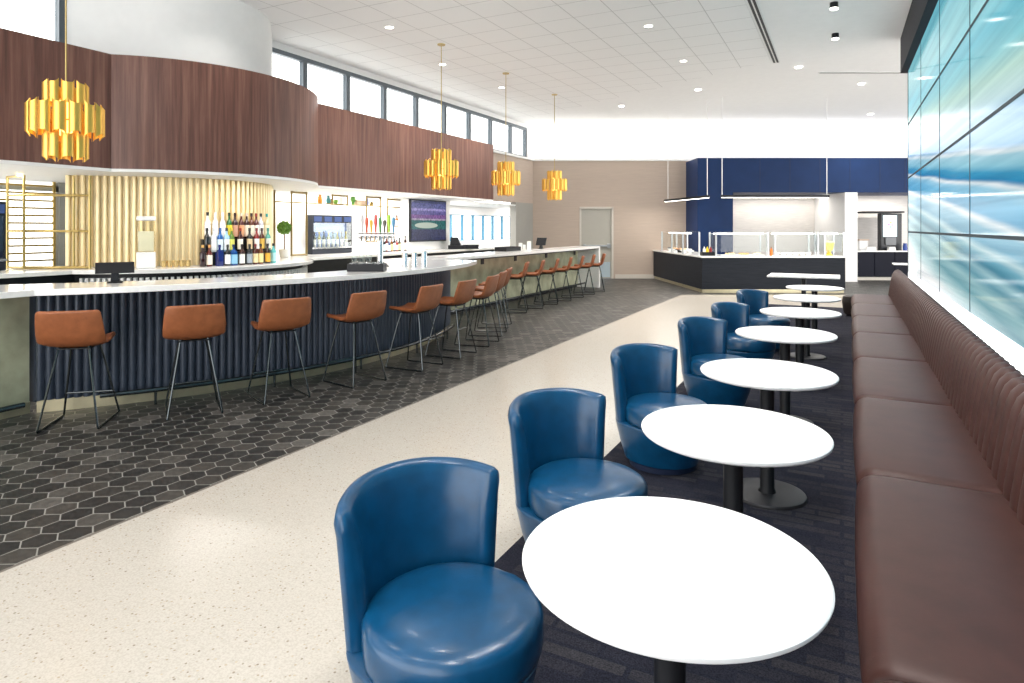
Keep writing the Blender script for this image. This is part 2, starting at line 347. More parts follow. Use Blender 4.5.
# --- floor: 15 cm hexagon tiles on a grout bed
fl = MB().box(-11.5, 9.0, -4.0, 24.0, -0.2, -0.0006)
struct(fl.build('floor', M_grout, smooth=False))
hx = MB(); S = 0.152; RO = (S - 0.007) / math.sqrt(3)
DY = S * math.sqrt(3) / 2
for j in range(int(24.5 / DY)):
    y = -1.5 + j * DY
    for i in range(int(19 / S)):
        x = -11.0 + i * S + (S / 2 if j % 2 else 0)
        inside = (x < -3.36 and y < 22) or (y > 13.9 and x < 7.5)
        if x > 7.5 or not inside or (x < -6.6 and y < 14): continue
        hx.add([(x + RO * math.cos(PI / 6 + k * PI / 3), y + RO * math.sin(PI / 6 + k * PI / 3), 0.0) for k in range(6)], [(0, 1, 2, 3, 4, 5)])
struct(hx.build('floor_hexagon_tile', M_hex, smooth=False, recalc=False))
# terrazzo: polygon up to the front of the buffet island
zf = 15.2
a0 = W((682 - 512) / 640 * zf, zf); b0 = W((846 - 512) / 640 * zf, zf)
struct(MB().prism([(-3.455, -4), (0.12, -4), (0.12, 14.4), b0, a0, (-3.42, 12)], -0.1, 0.003).build('floor_terrazzo', M_terr, smooth=False))
struct(MB().prism([(-3.475, -4), (-3.455, -4), (-3.42, 12), (a0[0], a0[1]), (a0[0] - 0.02, a0[1]), (-3.44, 12)], -0.1, 0.0035).build('trim_1', mat('floor_strip', (0.16, 0.14, 0.12), 0.5), smooth=False))
struct(MB().box(-1.46, 0.9, -4, 14.3, -0.1, 0.008).build('floor_carpet', M_carpet, smooth=False))
# --- ceiling
struct(MB().box(-8.9, 9, -4.0, 24.0, CEIL, CEIL + 0.2).build('ceiling', M_ceil, smooth=False))
struct(MB().prism([(-8.38, -4), (-1.22, -4), (-1.22, 13.17), (-3.6, 14.47), (-8.38, 17.0)], CEIL - 0.012, CEIL + 0.05).build('ceiling_tile_grid', M_ctile, smooth=False))
# --- left side wall with clerestory windows
XW = -8.65
sw = MB()
sw.box(XW - 0.25, XW, -2.0, 18.4, 2.36, 3.72)
struct(sw.build('wall_left', M_beige, smooth=False))
uw = MB()
uw.box(XW - 0.25, XW, -2.0, 18.9, 4.68, CEIL)
uw.box(XW - 0.25, XW, 17.75, 18.9, 3.72, 4.68)
uw.box(XW - 0.25, XW + 0.06, -2.0, 18.35, 3.70, 3.76)
struct(uw.build('trim_2', M_white, smooth=False))
ms = [y_at(p, XW) for p in (63.5,)] + [y_at(p, XW) for p in (305.4, 348.5, 385.5, 417.6, 445.7, 470.2, 491.8, 511.7)]
step = 1.28
ys = [ms[0] - 2 * 1.35, ms[0] - 1.35, ms[0]]
g = (ms[1] - ms[0]) / 3
ys += [ms[0] + g, ms[0] + 2 * g] + ms[1:] + [17.75]
for k in range(len(ys) - 1):
    f = MB(); y0, y1 = ys[k], ys[k + 1]
    f.box(XW - 0.10, XW - 0.0, y1 - 0.05, y1 + 0.05, 3.76, 4.68)
    f.box(XW - 0.10, XW - 0.0, y0 + 0.05, y1 - 0.05, 4.60, 4.68)
    f.box(XW - 0.10, XW - 0.0, y0 + 0.05, y1 - 0.05, 3.76, 3.80)
    w = struct(f.build('window_%d' % (k + 1), M_mull, smooth=False))
    MB().box(XW - 0.06, XW - 0.05, y0 + 0.05, y1 - 0.05, 3.80, 4.60).build('pane', M_pane, w, smooth=False)
# --- soffit over the back bar
SOF = 2.29
CX, CY = -8.9, 6.2
def arc(R, a0, a1, n, cx=CX, cy=CY): return [(cx + R * math.cos(a0 + (a1 - a0) * k / n), cy + R * math.sin(a0 + (a1 - a0) * k / n)) for k in range(n + 1)]
XF = -7.66; RF = 2.07
af = math.acos((XF - CX) / RF)
face = [(XF, -2.0)] + arc(RF, -af, af, 40) + [(XF, 13.85)]
inner = [(XF - 0.12, 13.85)] + list(reversed(arc(RF - 0.12, -math.acos((XF - 0.12 - CX) / (RF - 0.12)), math.acos((XF - 0.12 - CX) / (RF - 0.12)), 40))) + [(XF - 0.12, -2.0)]
struct(MB().prism(face + inner, SOF, 3.64).build('wall_walnut_fascia', M_walnut, angle=20))
inset = lambda d: [(XF - d, -2.0)] + arc(RF - d, -math.acos((XF - d - CX) / (RF - d)), math.acos((XF - d - CX) / (RF - d)), 40) + [(XF - d, 17.2)]
struct(MB().prism([(XF, -2.0)] + arc(RF, -af, af, 40) + [(XF, 13.85), (-8.66, 13.85), (-8.66, 19.0), (-11.2, 19.0), (-11.2, -2.0)], SOF - 0.035, SOF).build('ceiling_soffit', M_white, angle=20))
# white upper drum + gold slat drum below, one round core
RC = 1.36
PT = (XW, 4.56)                                   # where the core wall leaves the window wall
pd = math.hypot(PT[0] - CX, PT[1] - CY)
tg = math.atan2(PT[1] - CY, PT[0] - CX) + math.acos(RC / pd)
def core(d=0.0):
    R_ = RC + d
    n_ = (math.cos(tg) * d, math.sin(tg) * d)
    return [(PT[0] + n_[0], PT[1] + n_[1])] + arc(R_, tg, -tg, 48) + [(PT[0] + n_[0], 2 * CY - PT[1] - n_[1])]
struct(MB().prism(core(), SOF, CEIL).build('wall_core_drum', M_white, angle=20))
struct(MB().prism(core(-0.03), 1.092, SOF - 0.036).build('wall_gold_core', M_goldback, angle=20))
sl = MB()
path = core(0.0); acc = 0.0; nxt = 0.03; prev = path[0]
for q in path[1:]:
    L = math.hypot(q[0] - prev[0], q[1] - prev[1])
    while nxt <= acc + L:
        f_ = (nxt - acc) / L
        tx, ty = (q[0] - prev[0]) / L, (q[1] - prev[1]) / L
        nx_, ny_ = ty, -tx
        x, y = prev[0] + tx * L * f_, prev[1] + ty * L * f_
        w = 0.024
        sl.prism([(x + tx * w - nx_ * 0.045, y + ty * w - ny_ * 0.045), (x - tx * w - nx_ * 0.045, y - ty * w - ny_ * 0.045), (x - tx * w + nx_ * 0.008, y - ty * w + ny_ * 0.008), (x - tx * w * 0.5 + nx_ * 0.02, y - ty * w * 0.5 + ny_ * 0.02), (x + tx * w * 0.5 + nx_ * 0.02, y + ty * w * 0.5 + ny_ * 0.02), (x + tx * w + nx_ * 0.008, y + ty * w + ny_ * 0.008)], 1.092, SOF - 0.036)
        nxt += 0.082
    acc += L; prev = q
struct(sl.build('wall_gold_slat', M_goldslat, smooth=False))
# lower back walls behind the bar
bw = MB()
bw.box(-9.35, -9.2, 7.7, 12.95, 0, SOF - 0.036)
bw.box(-10.6, -9.35, 12.80, 12.95, 0, SOF - 0.036)
struct(bw.build('wall_back_bar', M_white, smooth=False))
# window strip far behind the bar
wy = [y_at(p, -10.4) for p in (440, 450.8, 462.5, 473, 483.2, 492.8, 502, 511, 520)]
k0 = len(ys)
for k in range(len(wy) - 1):
    f = MB()
    f.box(-10.46, -10.36, wy[k + 1] - 0.018, wy[k + 1] + 0.018, 1.2, 2.0)
    f.box(-10.46, -10.36, wy[k] + 0.03, wy[k + 1] - 0.03, 1.975, 2.0)
    f.box(-10.46, -10.36, wy[k] + 0.03, wy[k + 1] - 0.03, 1.2, 1.22)
    w = struct(f.build('window_%d' % (k0 + k), mat('blue_mullion', (0.10, 0.28, 0.42), 0.4), smooth=False))
    MB().box(-10.42, -10.41, wy[k] + 0.018, wy[k + 1] - 0.018, 1.22, 1.975).build('pane', M_pane, w, smooth=False)
struct(MB().box(-10.5, -10.3, wy[0], wy[-1], 0, 1.2).box(-10.5, -10.3, wy[0], wy[-1] + 1, 2.0, 2.36).build('wall_window_strip', M_white, smooth=False))
# left window behind the bar
f = MB()
for yy in (1.2, 2.6, 4.0, 5.3): f.box(-10.3, -10.22, yy - 0.04, yy + 0.04, 0.9, SOF - 0.04)
f.box(-10.3, -10.22, 1.2, 5.3, 0.85, 0.95).box(-10.3, -10.22, 1.2, 5.3, 2.12, 2.2)
w = struct(f.build('window_40', M_alu, smooth=False))
MB().box(-10.27, -10.26, 1.24, 5.26, 0.95, 2.12).build('pane', M_pane, w, smooth=False)
struct(MB().box(-10.35, -10.2, 5.3, 7.6, 0, SOF).box(-10.35, -10.2, -1, 5.3, 0, 0.85).build('wall_bar_window', mat('grey_paint', (0.40, 0.43, 0.46), 0.6), smooth=False))
# grey panel at the end of the left wall
gy0 = y_at(516, XW); 
struct(MB().box(XW - 0.2, XW, gy0, 18.4, 0, 2.36).build('door_2', M_grey, smooth=False))

# --- far wall, parallel to the picture: built in camera-aligned axes and turned by TH
def far(mb, name, m, parent=None, **kw):
    return mb.build(name, m, parent, rz=None if parent else TH, **kw)
ZW = 20.15
def X_(px, zc): return (px - 512) / 640 * zc
dx0, dx1 = X_(579.5, ZW), X_(613.5, ZW); dtop = 2.26
w = MB()
w.box(X_(526, ZW), dx0, ZW, ZW + 0.2, 0, 3.70).box(dx1, X_(690, ZW), ZW, ZW + 0.2, 0, 3.70).box(dx0, dx1, ZW, ZW + 0.2, dtop, 3.70)
struct(far(w, 'wall_far', M_beige, smooth=False))
struct(far(MB().box(X_(530, ZW), X_(688, ZW), ZW - 0.05, ZW + 0.75, 3.70, 3.76), 'trim_3', M_white, smooth=False))
struct(far(MB().box(-1.5, 16.0, ZW + 0.75, ZW + 0.95, 3.5, CEIL), 'wall_upper', M_white, smooth=False))
struct(far(MB().box(dx1 + 0.05, X_(655, ZW), ZW - 0.02, ZW, 0, 0.13), 'baseboard_far', mat('pale_base', (0.62, 0.58, 0.52), 0.5), bevel=0.004, smooth=False))
d = struct(far(MB().box(dx0 + 0.06, dx1 - 0.06, ZW + 0.04, ZW + 0.09, 0.01, dtop - 0.06), 'door_1', mat('door_beige', (0.44, 0.42, 0.37), 0.45), smooth=False))
fr = MB().box(dx0, dx0 + 0.06, ZW - 0.02, ZW + 0.12, 0, dtop).box(dx1 - 0.06, dx1, ZW - 0.02, ZW + 0.12, 0, dtop).box(dx0, dx1, ZW - 0.02, ZW + 0.12, dtop - 0.06, dtop)
far(fr, 'door_frame', mat('door_trim', (0.62, 0.58, 0.52), 0.5), d, smooth=False)
pb = MB().box(dx0 + 0.12, dx1 - 0.10, ZW - 0.06, ZW - 0.01, 1.00, 1.06).box(dx0 + 0.12, dx0 + 0.2, ZW - 0.06, ZW + 0.04, 0.98, 1.08).box(dx1 - 0.2, dx1 - 0.1, ZW - 0.06, ZW + 0.04, 0.96, 1.10)
far(pb, 'push_bar', M_alu, d, bevel=0.008)
far(MB().box(dx0 + 0.12, dx1 - 0.1, ZW + 0.03, ZW + 0.042, 0.04, 0.52), 'kick_plate', mat('steel_plate', (0.55, 0.64, 0.70), 0.35, metal=0.4), d, smooth=False)
# blue block with two openings
ZB = 18.9
xa, xb, xc_, xd, xe = X_(697.5, ZB), X_(733, ZB), X_(845, ZB), X_(857.5, ZB), 15.5
w = MB().box(xa, xb, ZB, ZW + 0.2, 0, 2.64).box(xa, xe, ZB, ZW + 0.75, 2.64, 3.66)
struct(far(w, 'wall_navy', M_navy, smooth=False))
pn = MB()
for p in (760, 790, 820, 850, 880, 905): pn.box(X_(p, ZB) - 0.006, X_(p, ZB) + 0.006, ZB - 0.004, ZB, 2.64, 3.66)
struct(far(pn, 'trim_4', mat('navy_joint', (0.008, 0.016, 0.05), 0.6), smooth=False))
struct(far(MB().box(xc_, xd, ZB, 21.0, 0, 2.64), 'wall_pier', M_white, smooth=False))
struct(far(MB().box(xb - 0.3, xc_, 20.8, 21.0, 0, 2.64).box(xd, xe, 20.8, 21.0, 0, 2.64), 'wall_stone', M_tilewhite, smooth=False))
struct(far(MB().box(xb - 0.4, xb - 0.02, ZW + 0.2, 20.9, 0, 2.64), 'wall_return', M_white, smooth=False))

# --- right wall: illuminated art wall
XA = 0.98
lw = thing('light_wall', 'tall illuminated glass wall of streaked turquoise and white panels behind the bench', 'light wall', (XA, 5.0, 0))
zr = [0.86, 1.525, 2.42, 3.31, 4.21]; yr = [12.5 - 1.93 * k for k in range(9)]
for r in range(4):
    for k in range(8):
        MB().box(0, 0.018, yr[k + 1] - 5 + 0.013, yr[k] - 5 - 0.013, zr[r] + (0.014 if r else 0), zr[r + 1] - 0.014).build('glass_panel', M_art, lw, smooth=False)
for k in range(1, 8): MB().box(-0.003, 0.019, yr[k] - 5 - 0.011, yr[k] - 5 + 0.011, 0.86, 4.21).build('joint_bar', M_joint, lw, smooth=False)
for r in range(1, 4): MB().box(-0.005, 0.019, yr[8] - 5, yr[0] - 5, zr[r] - 0.0125, zr[r] + 0.0125).build('joint_bar', M_joint, lw, smooth=False)
MB().box(0.0, 0.018, yr[8] - 5, yr[0] - 5, 0.60, 0.855).build('lower_wash_glow', glow('lower_glow', (0.95, 1.0, 1.0), 1.6), lw, smooth=False)  # glowing band stands in for the uplight wash on the panel foot
MB().box(0.02, 0.05, yr[8] - 5, yr[0] - 5, 0, 4.6).build('backing', M_joint, lw, smooth=False)
MB().box(-0.004, 0.05, yr[0] - 5, yr[0] - 5 + 0.05, 0, 4.25).build('end_frame', M_header, lw, smooth=False)
MB().box(-0.10, 0.30, yr[8] - 5, yr[0] - 5 + 0.15, 4.21, CEIL - 0.002).build('header', M_header, lw, smooth=False)
MB().box(-0.085, 0.0, yr[8] - 5, yr[0] - 5, 0.55, 0.60).build('ledge', M_white, lw, smooth=False)
MB().box(-0.075, -0.04, yr[8] - 5, yr[0] - 5 - 0.05, 0.60, 0.62).build('light_strip', glow('wash_strip', (0.93, 0.99, 1.0), 12.0), lw, smooth=False)
struct(MB().box(XA + 0.05, XA + 0.3, yr[8], yr[0] + 0.05, 0, CEIL).build('wall_right', M_white, smooth=False))

# ================================================================== BANQUETTE
bq = thing('banquette', 'long dark brown leather bench with channelled back along the glowing wall', 'bench', (0.384, 5.0, 0), -0.0096)
SE = [-1.14 + 1.511 * k for k in range(10)]
def rrect(x0, x1, z0, z1, r, crown=0.0, n=5):
    pts = []
    for cx, cz, a in ((x1 - r, z1 - r, 0), (x0 + r, z1 - r, PI / 2), (x0 + r, z0 + r * 0.4, PI), (x1 - r, z0 + r * 0.4, 1.5 * PI)):
        rr = r if cz > (z0 + z1) / 2 else r * 0.4
        for k in range(n + 1): pts.append((cx + (rr if cz < (z0 + z1) / 2 else r) * math.cos(a + k * PI / 2 / n), cz + rr * math.sin(a + k * PI / 2 / n)))
    return pts
for k in range(9):
    y0, y1 = SE[k] + 0.003, SE[k + 1] - 0.003
    L = y1 - y0; rings = []
    for s_, d in ((0, 0.024), (0.006, 0.012), (0.018, 0.004), (0.045, 0.0), (0.2, -0.006), (0.5, -0.010), (0.8, -0.006), (1 - 0.045, 0.0), (1 - 0.018, 0.004), (1 - 0.006, 0.012), (1, 0.024)):
        prof = rrect(0.04 + d, 0.66, 0.13, 0.462 - d, 0.075)
        rings.append([(x - 0.35, y0 + s_ * L - 5, z + (0.008 * math.sin(PI * min(1, max(0, (x - 0.04) / 0.62))) if z > 0.4 else 0)) for x, z in prof])
    MB().rings(rings).build('seat_cushion', M_brown, bq, angle=50)
CH = 0.1259
nch = 108; sub = 8
prof = [(0.60, 0.40), (0.605, 0.50), (0.622, 0.62), (0.640, 0.73), (0.655, 0.80), (0.672, 0.845), (0.695, 0.872), (0.722, 0.882), (0.742, 0.872), (0.754, 0.845), (0.758, 0.80), (0.758, 0.60), (0.758, 0.40)]
cxp, czp = 0.70, 0.62
rings = []
for i in range(nch * sub + 1):
    t = (i % sub) / sub
    a = 0.020 * (math.sin(PI * t) ** 0.55)
    y = SE[0] + i * CH / sub
    ring = []
    for j, (x, z) in enumerate(prof):
        p0 = prof[max(j - 1, 0)]; p1 = prof[min(j + 1, len(prof) - 1)]
        tx, tz = p1[0] - p0[0], p1[1] - p0[1]; l = math.hypot(tx, tz)
        k_ = a if j < 9 else a * max(0, (11 - j) / 3)
        ring.append((x - tz / l * k_ - 0.35, y - 5, z + tx / l * k_))
    rings.append(ring)
MB().rings(rings).build('backrest', M_brown, bq, angle=60)
MB().box(0.12 - 0.35, 0.76 - 0.35, SE[0] - 5, SE[-1] - 5, 0.008, 0.13).build('plinth', M_black, bq, smooth=False)
# back end panel
MB().extrude_y([(0.10 - 0.35, 0.10), (0.64 - 0.35, 0.10), (0.64 - 0.35, 0.42), (0.12 - 0.35, 0.42)], SE[-1] - 5, SE[-1] - 5 + 0.03).build('end_panel', M_dkbrown, bq, bevel=0.01)

# ================================================================== TABLES
TC = [(.479, 1.943), (1.101, 3.186), (1.782, 4.47), (2.603, 6.102), (3.445, 7.664), (4.249, 9.233), (5.108, 10.806)]
tl = ['round white table, largest in view and nearest the bench corner in front', 'second round white table along the bench from the front', 'third round white table along the bench from the front',
      'fourth round white table along the bench from the front', 'fifth round white table along the bench from the front', 'sixth round white table along the bench from the front', 'small looking round white table just in front of the rectangular white table']
def table_base(t):
    MB().lathe([(0.0, 0.715), (0.16, 0.715), (0.17, 0.705), (0.05, 0.69), (0.04, 0.68), (0.04, 0.05), (0.05, 0.03), (0.05, 0.022), (0, 0.022)], 32).build('pole', M_black, t)
    MB().lathe([(0, 0.03), (0.20, 0.03), (0.213, 0.026), (0.217, 0.018), (0.217, 0.009), (0, 0.009)], 48).build('base_plate', M_disc, t)
t0 = None
for i, (a, b) in enumerate(TC):
    p = W(a * .85, b * .85)
    if t0 is None:
        t0 = thing('round_table', tl[0], 'table', (p[0], p[1], 0), 0, 'round tables along the bench')
        R = 0.381
        MB().lathe([(0, 0.715), (R - 0.012, 0.715), (R - 0.003, 0.722), (R, 0.730), (R, 0.734), (R - 0.003, 0.738), (R - 0.006, 0.740), (0, 0.740)], 96).build('table_top', M_table, t0, angle=25)
        table_base(t0)
    else: dup(t0, (p[0], p[1], 0), 0, tl[i])
t = thing('rectangular_table', 'white rectangular table beyond the row of round tables', 'table', (-0.61, 12.62, 0))
MB().box(-0.58, 0.58, -0.40, 0.40, 0.715, 0.742).build('table_top', M_table, t, bevel=0.004)
table_base(t)
p = W(X_(901.5, 15.3), 15.3)
t = thing('side_table', 'white square table partly hidden past the end of the bench', 'table', (p[0] + 0.2, p[1], 0))
MB().box(-0.38, 0.38, -0.30, 0.30, 0.715, 0.742).build('table_top', M_table, t, bevel=0.004)
table_base(t)

# ================================================================== BLUE TUB CHAIRS
def tub_chair(label):
    t = thing('tub_chair', label, 'chair', (0, 0, 0), 0, 'blue tub chairs')
    # local +Y is the way the sitter looks
    PH = math.radians(70); n = 36
    rings = []
    for i in range(n + 1):
        u = -1 + 2 * i / n
        ph = PH * u; e = min(1, (1 - abs(u)) / 0.06); k = math.sqrt(max(0.0, 1 - (1 - e) ** 2)) if e < 1 else 1
        k = 0.5 + 0.5 * k
        top = 0.760 - 0.032 * abs(u) ** 2.2 - 0.012 * (1 - k)
        ob, ot = 0.298, 0.338; ib, it = 0.232, 0.278
        mid = lambda f: 0.5 * ((ob + (ot - ob) * f) + (ib + (it - ib) * f))
        def out(f, s): 
            m_ = mid(f); h = 0.5 * ((ob + (ot - ob) * f) - (ib + (it - ib) * f)) * k
            return m_ + s * h
        sec = [(out(0, 1), 0.302), (out(0.35, 1), 0.47), (out(0.75, 1), 0.65), (out(0.93, 1), top - 0.042), (out(0.97, 0.8), top - 0.016), (out(1, 0.45), top - 0.002), (out(1, 0.0), top + 0.002), (out(1, -0.5), top - 0.004), (out(0.97, -0.85), top - 0.018), (out(0.93, -1), top - 0.045), (out(0.7, -1) - 0.012, 0.62), (out(0.35, -1) - 0.010, 0.46), (out(0, -1), 0.302)]
        rings.append([(r * math.sin(ph), -r * math.cos(ph), z) for r, z in sec])
    MB().rings(rings).build('backrest', M_blue, t, angle=70)
    R = 0.280
    pr = [(0, 0.446), (0.10, 0.445), (0.18, 0.441), (0.225, 0.434), (R - 0.028, 0.426), (R - 0.010, 0.414), (R, 0.396), (R, 0.33), (R - 0.004, 0.310), (R - 0.012, 0.304), (0, 0.304)]
    s = MB().lathe(pr, 56, (0, 0.055, 0), 1.0, 1.0)
    s.v = [(x * (1 if y > 0 else 0.98), y, z) for x, y, z in s.v]
    s.build('seat', M_blue, t, angle=60)
    bs = MB().lathe([(0, 0.301), (0.294, 0.301), (0.299, 0.296), (0.298, 0.285), (0.272, 0.17), (0.240, 0.07), (0.236, 0.052), (0, 0.052)], 64)
    bs.v = [(x * (0.955 if y > 0 else 1 - 0.045 * (1 - min(1, abs(y) / 0.15)) ** 2), y * (1.10 if y > 0 else 1.0), z) for x, y, z in bs.v]
    bs.build('base', M_blue, t, angle=50)
    MB().lathe([(0, 0.05), (0.212, 0.05), (0.222, 0.045), (0.222, 0.012), (0, 0.012)], 48, (0, 0.02, 0)).build('swivel_ring', mat('navy_ring', (0.012, 0.02, 0.05), 0.4), t)
    return t
CHA = [((-1.12, 1.70), -25), ((-1.11, 2.84), -25), ((-1.09, 4.30), -28), ((-1.00, 5.92), -29), ((-0.95, 7.30), -25), ((-0.92, 8.97), -27)]
cl = ['blue leather tub chair at the nearest round table, largest in view', 'blue leather tub chair at the second round table from the front', 'blue leather tub chair at the third round table from the front',
      'blue leather tub chair at the fourth round table from the front', 'blue leather tub chair at the fifth round table from the front', 'blue leather tub chair farthest along the row of tables']
c0 = None
for (x, y), ang in [(c[0], c[1]) for c in CHA]:
    i = [c[0] for c in CHA].index((x, y))
    z = 0.008 if x > -1.2 else 0.004
    rz = math.radians(ang - 90)
    if c0 is None:
        c0 = tub_chair(cl[0]); c0.location = (x, y, 0.0); c0.rotation_euler.z = rz
    else: dup(c0, (x, y, 0.0), rz, cl[i])
# dark stool tucked at the far end of the bench
p = W(X_(853.5, 11.5), 11.5)
t = thing('ottoman', 'low dark brown leather stool at the far end of the bench', 'stool', (p[0], p[1], 0))
MB().lathe([(0, 0.38), (0.12, 0.38), (0.165, 0.36), (0.18, 0.32), (0.185, 0.25), (0.165, 0.10), (0.15, 0.05), (0, 0.05)], 32).build('cushion', M_dkbrown, t)
MB().lathe([(0, 0.05), (0.12, 0.05), (0.12, 0.012), (0, 0.012)], 24).build('base', M_black, t)

# ================================================================== BAR
BX, BY = -9.7, 6.2
bar = thing('bar_counter', 'long white topped bar with dark fluted curved front and olive panels', 'bar counter', (0, 0, 0))
def ya(R, y): return math.asin((y - BY) / R)
RS = 5.26; RI = 4.62
XL, XS = -5.73, -5.75
out = [(XL, -1.2)] + arc(RS, ya(RS, 2.78), ya(RS, 8.36), 48, BX, BY) + [(XS, 8.36), (XS, 16.3)]
inn = [(-6.45, 16.3), (-6.45, 8.0)] + list(reversed(arc(RI, -math.acos((-6.45 - BX) / RI), ya(RI, 6.5), 48, BX, BY))) + [(-6.45, -1.2)]
MB().prism(out + inn, 1.048, 1.10).build('countertop', M_quartz, bar, bevel=0.004, angle=20)
MB().box(-6.45, XS, 16.2, 16.3, 0.002, 1.05).build('waterfall_end', M_quartz, bar, smooth=False)
# fluted front
RFL = 4.79
a0_, a1_ = ya(RFL, 3.0), ya(RFL, 8.42)
nf = int(RFL * (a1_ - a0_) / 0.068); ring = []
for k in range(nf):
    for q in range(6):
        f_ = q / 6
        a = a0_ + (a1_ - a0_) * (k + f_) / nf
        r = RFL + 0.034 * math.sin(PI * f_) ** 0.6
        ring.append((BX + r * math.cos(a), BY + r * math.sin(a)))
ring.append((BX + RFL * math.cos(a1_), BY + RFL * math.sin(a1_)))
back = list(reversed(arc(RFL - 0.05, a0_, a1_, 60, BX, BY)))
MB().prism(ring + back, 0.115, 1.048).build('fluted_front', M_flute, bar, angle=60)
MB().prism(arc(RFL - 0.03, a0_, a1_, 60, BX, BY) + back, 0.001, 0.115).build('toe_kick', M_toe, bar, angle=20)
e0 = (BX + RFL * math.cos(a0_), BY + RFL * math.sin(a0_)); e1 = (BX + RFL * math.cos(a1_), BY + RFL * math.sin(a1_))
MB().box(-6.26, -6.17, -1.2, 2.97, 0.10, 1.048).build('side_panel', M_olive, bar, smooth=False)
MB().box(-6.26, -6.20, -1.2, 2.99, 0.001, 0.10).build('toe_kick', M_toe, bar, smooth=False)
MB().box(-6.42, -6.35, 8.2, 16.2, 0.09, 1.048).build('side_panel', M_olive, bar, smooth=False)
MB().box(-6.42, -6.37, 8.2, 16.2, 0.001, 0.09).build('toe_kick', M_black, bar, smooth=False)
MB().prism([(e0[0] - 0.01, e0[1]), (e0[0] - 0.01, e0[1] + 0.04), (-6.26, e0[1] + 0.04), (-6.26, e0[1])], 0.1, 1.048).build('end_return', M_flute, bar, smooth=False)
MB().prism([(e1[0] - 0.005, e1[1]), (e1[0] - 0.01, e1[1] - 0.04), (-6.40, 8.38), (-6.40, 8.42)], 0.1, 1.048).build('end_return', M_flute, bar, smooth=False)
MB().box(-6.4, -5.85, 8.42, 16.2, 1.02, 1.048).build('support_rail', M_black, bar, smooth=False)
for px, zz in ((482.2, 0.93), (515.2, 0.93), (546, 0.93), (574.5, 0.93)):
    yy = y_at(px, -6.35)
    MB().box(-6.35, -6.338, yy - 0.06, yy + 0.06, zz - 0.06, zz + 0.06).build('outlet_cover', M_black, bar, bevel=0.004)
# foot rails
def rail(name, label, pts, posts):
    t = thing(name, label, 'foot rail', (pts[0][0], pts[0][1], 0))
    o = pts[0]
    MB().tube([(x - o[0], y - o[1], 0.135) for x, y in pts], 0.022, 10).build('tube', M_rod, t)
    for (x, y) in posts: MB().tube([(x - o[0], y - o[1], 0.002), (x - o[0], y - o[1], 0.13)], 0.012, 8).build('post', M_rod, t)
RR = 4.92
ap = arc(RR, ya(RR, 3.3), ya(RR, 8.1), 48, BX, BY)
rail('foot_rail', 'dark tube foot rail curving along the fluted bar front', ap, ap[4:48:10])
rail('foot_rail', 'short stub of thick dark foot rail by the olive panel at the near end', [(-5.98, -1.0), (-5.98, 2.84)], [(-5.98, 0.3), (-5.98, 2.3)])
rail('foot_rail', 'straight dark foot rail under the far half of the bar', [(-6.06, 8.7), (-6.06, 16.0)], [(-6.06, y) for y in (9, 11, 13, 15)])

# ================================================================== BAR STOOLS
def bar_stool(label):
    t = thing('bar_stool', label, 'bar stool', (0, 0, 0), 0, 'cognac leather bar stools along the bar')
    cl_ = [(0.235, 0.648), (0.215, 0.662), (0.12, 0.662), (0.0, 0.650), (-0.10, 0.650), (-0.165, 0.668), (-0.20, 0.705), (-0.222, 0.76), (-0.245, 0.84), (-0.268, 0.925), (-0.272, 0.945)]
    wd = [0.175, 0.190, 0.208, 0.222, 0.230, 0.236, 0.238, 0.238, 0.232, 0.222, 0.206]
    nx = 10; vs = []
    rows = []
    for (y, z), w in zip(cl_, wd):
        i = cl_.index((y, z)); f = i / (len(cl_) - 1)
        row = []
        for k in range(nx + 1):
            u = -1 + 2 * k / nx
            up = 0.030 * abs(u) ** 3
            dy = (up * 1.3 if i >= 6 else (0.4 * up if i == 5 else 0)); dz = up if i < 6 else 0
            row.append((u * w, y + dy, z + dz))
        rows.append(row)
    m = MB(); m.v = [p for r in rows for p in r]
    m.f = [(i * (nx + 1) + k, i * (nx + 1) + k + 1, (i + 1) * (nx + 1) + k + 1, (i + 1) * (nx + 1) + k) for i in range(len(rows) - 1) for k in range(nx)]
    m.build('seat_shell', M_tan, t, solid=0.034, bevel=0.011, seg=3, angle=60)
    for s in (-1, 1):
        pts = [(0.10 * s, 0.11, 0.640), (0.125 * s, 0.15, 0.50), (0.205 * s, 0.245, 0.03), (0.208 * s, 0.247, 0.014), (0.208 * s, 0.235, 0.009), (0.208 * s, -0.235, 0.009), (0.208 * s, -0.247, 0.014), (0.205 * s, -0.245, 0.03), (0.125 * s, -0.15, 0.52), (0.105 * s, -0.12, 0.645)]
        MB().tube(pts, 0.0085, 8).build('leg', M_rod, t)
    zf_ = 0.20; q = (0.5 - zf_) / 0.47
    xx = 0.125 + 0.08 * q; yy = 0.15 + 0.095 * q
    MB().tube([(-xx, yy, zf_), (xx, yy, zf_)], 0.0085, 8).build('footrest', M_rod, t)
    MB().box(-0.12, 0.12, -0.14, 0.13, 0.622, 0.634).build('seat_plate', M_black, t, bevel=0.003)
    return t
ST_ = [(-5.53, 3.03, 132), (-5.03, 3.69, 147), (-4.74, 4.37, 156), (-4.49, 5.15, 169), (-4.36, 6.02, 181), (-4.36, 6.79, 183), (-4.46, 7.60, 190), (-4.72, 8.36, 198), (-5.0, 9.08, 200)]
fx = [y_at(p, -5.45) for p in (524, 537.5)]
for k in range(7): ST_.append((-5.54, 10.84 + 0.738 * k, 202))
s0 = None
for i, (x, y, a) in enumerate(ST_):
    lab = 'cognac leather bar stool on black wire legs, %s from the near end of the bar' % (ORD[i] if i < 15 else 'last')
    rz = math.radians(a - 90)
    if s0 is None:
        s0 = bar_stool(lab); s0.location = (x, y, 0); s0.rotation_euler.z = rz
    else: dup(s0, (x, y, 0), rz, lab)

